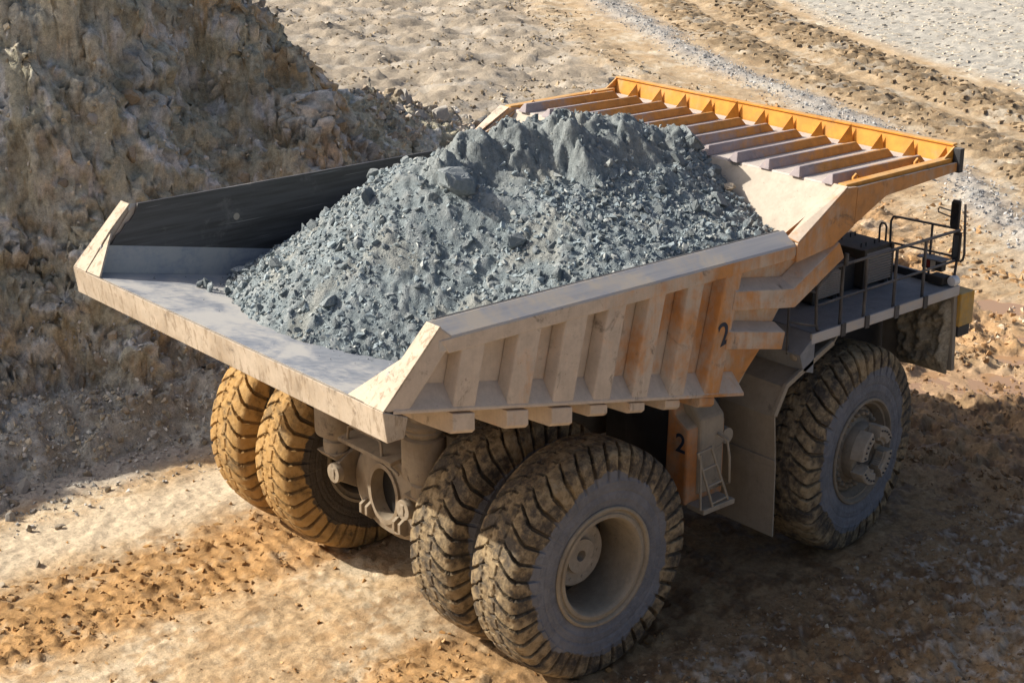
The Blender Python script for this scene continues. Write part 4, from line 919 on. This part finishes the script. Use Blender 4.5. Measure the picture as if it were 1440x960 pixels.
upm = sstep(5.95, 6.35, HZ+.12*fbm2(HX*.9, HY*.9, 3, 211)-.10*np.abs(HX-1.8))
b1_ = fbm2(HX*1.1, HY*1.1, 3, 221, .5, True); b2_ = fbm2(HX*2.6, HY*2.0, 4, 231, .55, True); b3_ = fbm2(HX*9, HY*9, 4, 241, .6); b4_ = fbm2(HX*4.5, HY*4.5, 3, 251, .6)
gul = fbm2(HX*1.5+.35*b4_, HY*.55+.3*b4_, 3, 261, .5, True)
HZ = HZ+upm*(.10*(b1_-b1_.mean())+.05*(gul-gul.mean())+.05*(b2_-b2_.mean())+.04*b4_+.014*b3_)+(1-upm)*(.045*b4_+.012*b3_+.02*(b2_-b2_.mean()))-.22*upm
for ax_, ay_, az_, sx_, sy0, sy1 in ((.15, -.2, 6.70, 1.4, 1.15, .9), (.80, -.05, 6.90, 1.0, 1.2, .9), (1.4, -.2, 6.96, 1.0, 1.15, .9), (2.08, -.55, 7.06, 1.55, .95, 1.0), (2.95, -.75, 6.82, 1.2, 1.05, .9), (3.85, -.95, 6.66, 1.3, 1.3, .9)):
    ddx = HX-ax_+.10*b4_+.15*(HY-ay_); ddy = HY-ay_+.08*b1_
    HZ = np.maximum(HZ, az_-(.75*np.sqrt((ddx*sx_)**2+(np.where(ddy < 0, sy0, sy1)*ddy)**2+.01)+.32*np.maximum(np.abs(ddx*sx_), np.abs(ddy)*.9))+.045*(b2_-b2_.mean())+.04*b4_+.014*b3_)
hc = np.zeros(HX.shape+(3,)); hc[:] = (.21, .248, .26)
hc = mixc(hc, (.265, .295, .30), sstep(0, .5, b4_)); hc = mixc(hc, (.255, .28, .278), upm*.6)
hc = mixc(hc, (.31, .30, .255), sstep(.25, .6, fbm2(HX*1.3+9, HY*1.3, 4, 271))*.45)
V = np.stack([HX, HY, HZ], 2).reshape(-1, 3); F = grid_faces(len(hx), len(hy))
ok = (V[:, 2] > zf(V[:, 0])-.03) & (V[:, 2] > zh(V[:, 0])-.06); F = F[ok[F].any(1)]
keep = np.zeros(len(V), bool); keep[F.ravel()] = True; idx = np.cumsum(keep)-1
M['heap'] = earth_mat('ore_fines', 11, .9, .05, .26)
ho = np_mesh('ore_heap', V[keep], idx[F], M['heap'], hc.reshape(-1, 3)[keep]); link(ho)
tag(ho, 'heap of grey-blue crushed ore filling the dump body', 'ore heap', kind='stuff')
def heap_z(x, y):
    i = np.clip(((x-hx[0])/.03).astype(int), 0, len(hx)-1); j = np.clip(((y-hy[0])/.03).astype(int), 0, len(hy)-1); return HZ[i, j], upm[i, j]
def inside(x, y, z): return (z > zf(x)-.02) & (z > zh(x)+.02)
n = 46000; x = rng.uniform(-3, 4.6, n); y = rng.uniform(-3.45, 3.4, n); z, u_ = heap_z(x, y)
ok = inside(x, y, z) & (rng.random(n) > u_*.80) & (rng.random(n) < .35+.75*sstep(-.4, .4, fbm2(x*1.4, y*1.4, 3, 281))); x, y, z = x[ok], y[ok], z[ok]
sz = .012+.030*rng.random(len(x))**2.0+.05*(rng.random(len(x)) < .10)*rng.random(len(x))
stones('ore_fragments', np.stack([x, y, z+sz*.25], 1), sz, tint(len(x), (.22, .262, .28), .4, (.32, .34, .33), .25), M['stones'], 'small crushed ore fragments strewn over the heap')
# scattered crumbs on the bare floor
n = 500; x = rng.uniform(-3.3, -1.2, n); y = rng.uniform(-3., 3.2, n); ok = (x > -3.0+.9*rng.random(n)**.5); x, y = x[ok], y[ok]; sz = .008+.02*rng.random(len(x))**3
stones('ore_crumbs', np.stack([x, y, zf(x)+sz*.5], 1), sz, tint(len(x), (.25, .27, .27), .3), M['stones'], 'stray ore crumbs scattered on the bare steel floor')
# the larger pieces one by one
done = []
for k in range(1500):
    x = random.uniform(-2.6, 4.3); y = random.uniform(-3.3, 3.0); z, u_ = heap_z(np.array(x), np.array(y)); z = float(z)
    if not inside(np.array(x), np.array(y), np.array(z)) or random.random() < float(u_)*.93: continue
    s_ = random.uniform(.05, .085) if random.random() < .72 else random.uniform(.085, .17)
    if any((x-a)**2+(y-b)**2 < (s_+c_)**2*1.3 for a, b, c_ in done): continue
    done.append((x, y, s_)); rock('ore_rock', random.choice(ORE), (x, y, z+s_*.3), s_, ('small' if s_ < .07 else 'medium' if s_ < .085 else 'head-sized')+' grey-blue rock '+('high on the heap crest' if z > 6.1 else 'on the rear slope of the heap' if x < -.6 else 'on the heap side facing the far body wall' if y > .4 else 'on the heap close to the headboard' if x > 3 else 'on the near slope of the heap by the ribbed side' if y < -2.2 else 'halfway up the near slope of the heap'), 'rocks lying on the ore heap')
    if len(done) >= 280: break
def zr(x, y, d=0): return float(heap_z(np.array(float(x)), np.array(float(y)))[0])+d
rock('ore_boulder', ORE[0], (.02, -.66, zr(.02, -.66, .06)), (.42, .34, .36), 'large angular grey boulder jutting from the upper left of the heap', None, (.4, .3, .5))
rock('ore_boulder', ORE[1], (4.14, -1.02, zr(4.14, -1.02, -.12)), (.46, .38, .46), 'dark upright block at the right end of the heap crest', None, (.2, .1, 1.1))
rock('ore_boulder', ORE[2], (-1.30, 2.82, zf(-1.30)+.16), (.36, .27, .17), 'flat slab of rock in shade at the heap foot by the far wall', None, (.1, .35, .6))
rock('ore_boulder', ORE[3], (-1.98, 1.52, zf(-1.98)+.15), (.28, .19, .19), 'angular rock lying on the floor at the rear foot of the heap', None, (.7, .2, .9))
rock('ore_boulder', ORE[4], (-1.78, 2.10, zf(-1.78)+.14), (.17, .14, .20), 'upright stone beside the slab at the heap foot', None, (.2, .5, .2))
rock('ore_boulder', ORE[1], (-1.62, 1.72, zf(-1.62)+.22), (.20, .15, .15), 'stone leaning on the heap above the angular rock', None, (.9, .4, .1))
rock('ore_boulder', ORE[5], (.15, -1.75, zr(.15, -1.75, .05)), (.19, .16, .14), 'blocky rock in the middle of the near slope', None, (.5, .2, .3))
rock('brown_rock', TAN_[1], (4.2, -1.85, zr(4.2, -1.85, .07)), (.17, .13, .12), 'brown rock resting against the pale headboard', None, (.3, .3, .3))
for k in range(14):
    x, y = random.uniform(-2.3, -1.7), random.uniform(.9, 2.6)
    rock('ore_rock', random.choice(ORE), (x, y, zf(x)+.06), random.uniform(.07, .12), 'loose rock at the rear foot of the heap', 'loose rocks at the heap foot')

# ------------------------------------------------------------------ loose stones on bank and ground
def rejecter(n, x0, x1, y0, y1): return rng.uniform(x0, x1, n), rng.uniform(y0, y1, n)
x, y = rejecter(32000, -7, 14, 6.5, 18); pp, nn_, ss = bank_at(x, y)
den = sstep(-.1, .5, fbm3(pp[:, 0]*.8, pp[:, 1]*.8, pp[:, 2]*.8, 3, 301))*.8+.12+.7*sstep(1.4, .2, ss)
ok = (rng.random(len(x)) < den) & (pp[:, 2] > .02); pp, nn_, ss = pp[ok], nn_[ok], ss[ok]
sz = .014+.07*rng.random(len(pp))**5
stones('bank_rubble', pp+nn_*(sz*.2)[:, None], sz, tint(len(pp), (.48, .42, .31), .3, (.62, .58, .51), .3), M['stones'], 'loose stones scattered over the shaded earth bank')
x, y = rejecter(5000, 9, 20, 13, 25); pp, nn_, ss = bank_at(x, y); dd, _ = polydist(x, y, RID)
ok = (np.abs(dd) < 1.9) & (pp[:, 2] > .1); pp, nn_ = pp[ok], nn_[ok]; sz = .03+.13*rng.random(len(pp))**3
stones('spur_rubble', pp+nn_*(sz*.2)[:, None], sz, tint(len(pp), (.46, .38, .29), .25, (.52, .48, .42), .35), M['stones'], 'pale rubble along the low spur behind the dump body')
x, y = rejecter(9000, -8, 4, 5.4, 9.5); z = np.maximum(gh(x, y), bank_at(x, y)[0][:, 2]); ok = rng.random(len(x)) < sstep(5.3, 7.2, y+.5*fbm2(x, y, 3, 311)); x, y, z = x[ok], y[ok], z[ok]
sz = .012+.05*rng.random(len(x))**4
stones('foot_gravel', np.stack([x, y, z+sz*.2], 1), sz, tint(len(x), (.34, .33, .30), .3, (.48, .46, .42), .3), M['stones'], 'grey gravel spread along the foot of the bank')
# windrow gravel
a_ = rng.random(6000)*75; seg = np.concatenate([[0], np.cumsum(np.hypot(*np.diff(WIND, axis=0).T))])
x = np.interp(a_, seg, WIND[:, 0]); y = np.interp(a_, seg, WIND[:, 1]); o_ = rng.normal(0, .55, len(x)); x = x+o_*.8; y = y-o_*.55
sz = .02+.06*rng.random(len(x))**3; z = gh(x, y)
stones('windrow_gravel', np.stack([x, y, z+sz*.2], 1), sz, tint(len(x), (.30, .305, .305), .35, (.45, .44, .42), .25), M['stones'], 'grey gravel windrow curving across the ground behind the truck')
# clods of mud
def clods(name, n, x0, x1, y0, y1, s0, s1_, base, alt, label, f=None):
    x, y = rejecter(n, x0, x1, y0, y1)
    if f is not None: k = rng.random(n) < f(x, y); x, y = x[k], y[k]
    sz = s0+s1_*rng.random(len(x))**3; stones(name, np.stack([x, y, gh(x, y)+sz*.15], 1), sz, tint(len(x), base, .25, alt, .3), M['stones'], label)
clods('track_clods', 9000, -7.4, 1.5, -5, 5.6, .008, .050, (.30, .165, .06), (.42, .27, .13), 'clods of orange mud thrown up along the wheel tracks', lambda x, y: .04+.96*np.exp(-((np.abs(y)-2.6)/1.3)**4)*sstep(-.1, .4, fbm2(x*.9, y*1.6, 3, 321)+.2))
clods('rut_clods', 8000, 8, 16, -6, 4, .015, .07, (.22, .135, .07), (.36, .24, .13), 'clumps of churned wet mud in front of the truck', lambda x, y: .15+.8*sstep(-.1, .3, fbm2(x, y, 3, 331)))
clods('right_clods', 6000, 0, 10, -8.8, -3.8, .008, .045, (.24, .16, .09), (.33, .28, .21), 'mud crumbs on the shaded ground beside the truck')
clods('churned_clods', 12000, 14, 34, -3, 22, .02, .10, (.40, .245, .12), (.52, .42, .30), 'clods of churned orange earth beyond the truck', lambda x, y: (polydist(x, y, WIND)[0] < -1)*(.2+.8*sstep(-.1, .3, fbm2(x*.6, y*.6, 3, 341))))
clods('back_clods', 24000, 13, 46, 19, 60, .02, .10, (.30, .24, .16), (.47, .42, .34), 'clods and stones on the tan ground beyond the bank', lambda x, y: (polydist(x, y, WIND)[0] < -2)*(.1+.9*sstep(-.05, .35, fbm2(x*.35, y*.35, 3, 351))))
# single stones at the foot of the bank and on the ground
for x, y, s_, pal, lab in ((-3.3, 7.0, .20, 1, 'pale flat stone near the foot of the bank'), (-3.95, 6.15, .13, 0, 'tan stone on the shadow edge near the bank'), (-3.9, 5.55, .12, 0, 'pale stone in sunlight just past the bank shadow'),
                           (-3.5, 5.3, .10, 0, 'small flat tan stone on the pale strip'), (-4.35, 4.3, .10, 0, 'upright tan stone beside the orange track'), (-5.1, 4.0, .12, 0, 'ragged tan stone at the track edge on the far left')):
    z = max(float(gh(np.array([x]), np.array([y]))[0]), float(bank_at(np.array([x]), np.array([y]))[0][0, 2])); rock('loose_stone', (PALE if pal else TAN_)[int(s_*100) % 4], (x, y, z+s_*.35), (s_, s_*.75, s_*.6), lab, None, None, 'stone')
for k in range(60):
    x, y = random.uniform(-5, 1.2), random.uniform(5.9, 8.6)
    if (x > -.8 and y < 6.2): continue
    s_ = random.uniform(.05, .12); z = max(float(gh(np.array([x]), np.array([y]))[0]), float(bank_at(np.array([x]), np.array([y]))[0][0, 2]))
    pk = random.random() < .5; rock('loose_stone', random.choice(PALE if pk else TAN_), (x, y, z+s_*.3), s_, ('larger ' if s_ > .095 else 'medium ' if s_ > .07 else 'small ')+('pale grey' if pk else 'tan')+' stone in the rubble '+('at the left end' if x < -3 else 'in the middle' if x < -1 else 'near the left wheels')+(' under the bank' if y > 7.2 else ' of the bank foot'), 'stones at the foot of the bank', None, 'stone')
for k in range(46):
    x, y = random.uniform(-5, 7), random.uniform(8.3, 14); q, nq, _ = bank_at(np.array([x]), np.array([y])); s_ = random.uniform(.09, .24)
    pk = random.random() < .5; rock('bank_rock', random.choice(PALE if pk else TAN_), tuple(q[0]+nq[0]*s_*.1), s_, ('large ' if s_ > .18 else 'medium ' if s_ > .13 else 'small ')+('pale grey' if pk else 'tan')+' rock half buried '+('high' if q[0][2] > 4.5 else 'halfway up' if q[0][2] > 2.2 else 'low')+' in the '+('left' if x < -1 else 'right' if x > 3.5 else 'middle')+' of the shaded bank', 'rocks stuck in the bank')
for k in range(34):
    t_ = random.random(); x = np.interp(t_, [0, .5, 1], [9.5, 13, 17.5])+random.uniform(-.8, .8); y = np.interp(t_, [0, .5, 1], [15.2, 17.4, 21.2])+random.uniform(-.8, .5)
    q, nq, _ = bank_at(np.array([x]), np.array([y])); s_ = random.uniform(.12, .34)
    pk = random.random() < .5; rock('spur_rock', random.choice(PALE if pk else TAN_), tuple(q[0]+nq[0]*s_*.15), s_, ('large ' if s_ > .26 else 'medium ' if s_ > .18 else 'small ')+('pale grey' if pk else 'tan')+' rock on the '+('upper end' if t_ < .33 else 'middle' if t_ < .66 else 'lower end')+' of the low spur behind the dump body', 'rocks on the low spur')

# cleat prints pressed into the ground: rows of mud blocks along the haul tracks
def prints(name, path, offs, pitch, size, col, label, jit=.04, drop=.06, a0=0., a1=1e9):
    path = np.asarray(path, float); sg_ = np.concatenate([[0], np.cumsum(np.hypot(*np.diff(path, axis=0).T))]); VV, FF, CC = [], [], []; nb = 0
    for q, off in enumerate(offs):
        a = np.arange(max(0, a0), min(sg_[-1], a1), pitch)+(q % 2)*pitch*.5; a = a+rng.normal(0, jit, len(a)); a = a[rng.random(len(a)) > drop]
        x = np.interp(a, sg_, path[:, 0]); y = np.interp(a, sg_, path[:, 1]); x2 = np.interp(a+.3, sg_, path[:, 0]); y2 = np.interp(a+.3, sg_, path[:, 1])
        t = np.stack([x2-x, y2-y], 1); t /= np.maximum(np.linalg.norm(t, axis=1, keepdims=True), 1e-6); nrm = np.stack([-t[:, 1], t[:, 0]], 1)
        wv = .25*np.sin(a*.35)+.12*np.sin(a*1.1+q); c_ = np.stack([x, y], 1)+nrm*(off+wv+rng.normal(0, jit, len(a)))[:, None]; z = gh(c_[:, 0], c_[:, 1])
        ks = rng.uniform(.65, 1.25, (len(a), 3)); sk = .55*(1 if q % 2 else -1)
        for (u, v, hgt) in ((-1,-1,-1), (1,-1,-1), (1,1,-1), (-1,1,-1), (-.6,-.7,1), (.5,-.8,1), (.6,.6,1), (-.5,.7,1)):
            uu = (u*size[0]+sk*v*size[1])*ks[:, 0]; vv = v*size[1]*ks[:, 1]; p_ = c_+t*uu[:, None]+nrm*vv[:, None]
            VV.append(np.stack([p_[:, 0], p_[:, 1], z+hgt*size[2]*ks[:, 2]+rng.normal(0, size[2]*.2, len(a))], 1))
        b = nb+np.arange(len(a)); L_ = len(a)
        for f in ((4,5,6,7), (0,1,5,4), (1,2,6,5), (2,3,7,6), (3,0,4,7)): FF.append(np.stack([b+k*L_ for k in f], 1))
        CC.append(np.tile(tint(L_, col, .22), (8, 1))); nb += 8*L_
    o = np_mesh(name, np.concatenate(VV), np.concatenate(FF), M['ground'], np.concatenate(CC), smooth=False); link(o); tag(o, label, kind='stuff')
def offset_path(P_, d):
    t = np.gradient(P_, axis=0); t /= np.linalg.norm(t, axis=1, keepdims=True); return P_+np.stack([-t[:, 1], t[:, 0]], 1)*d
WF = np.stack([np.interp(np.linspace(0, 11, 60), range(12), WIND[:, k]) for k in (0, 1)], 1)
for _ in range(6): WF[1:-1] = (WF[:-2]+2*WF[1:-1]+WF[2:])/4
prints('cleat_prints', offset_path(WF, 2.6), (-.95, -.55, -.18, .18, .55, .95), .40, (.07, .13, .035), (.27, .195, .115), 'rows of deep brown cleat prints beyond the gravel windrow')
prints('cleat_prints', offset_path(WF, 6.0), (-1.2, -.8, -.4, 0, .4, .8, 1.2), .38, (.075, .14, .04), (.25, .18, .105), 'broad dark band of cleat prints beside the pale haul road')
prints('cleat_prints', offset_path(WF, -3.8), (-.5, 0, .5), .5, (.07, .11, .03), (.42, .33, .215), 'cleat prints on the near side of the gravel windrow', a0=10, a1=45)
for k_, d_ in enumerate((9.6, 12.4, 15.2, 18.5)):
    prints('road_prints', offset_path(WF, d_), (-.9, -.45, 0, .45, .9), .55, (.09, .15, .028), (.44, .39, .31), ('first', 'second', 'third', 'fourth')[k_]+' line of faint prints across the pale haul road from the windrow', .05, .15)
prints('wheel_prints', [(-7.4, 2.62), (-1.2, 2.62)], (-.95, -.62, -.3, .02, .34, .66, .96), .27, (.045, .06, .018), (.36, .21, .08), 'tyre lug prints in the orange track behind the left wheels', .03, .3)
prints('wheel_prints', [(-7.4, -2.62), (-1.2, -2.62)], (-.95, -.62, -.3, .02, .34, .66, .96), .27, (.045, .06, .018), (.37, .23, .10), 'tyre lug prints in the track behind the right wheels', .03, .3)
prints('crossing_prints', [(16, 9), (19.5, 4), (21, -2)], (-.6, -.2, .2, .6), .42, (.09, .12, .05), (.34, .21, .10), 'cleat prints in the churned orange ground right of the truck', .05, .1)
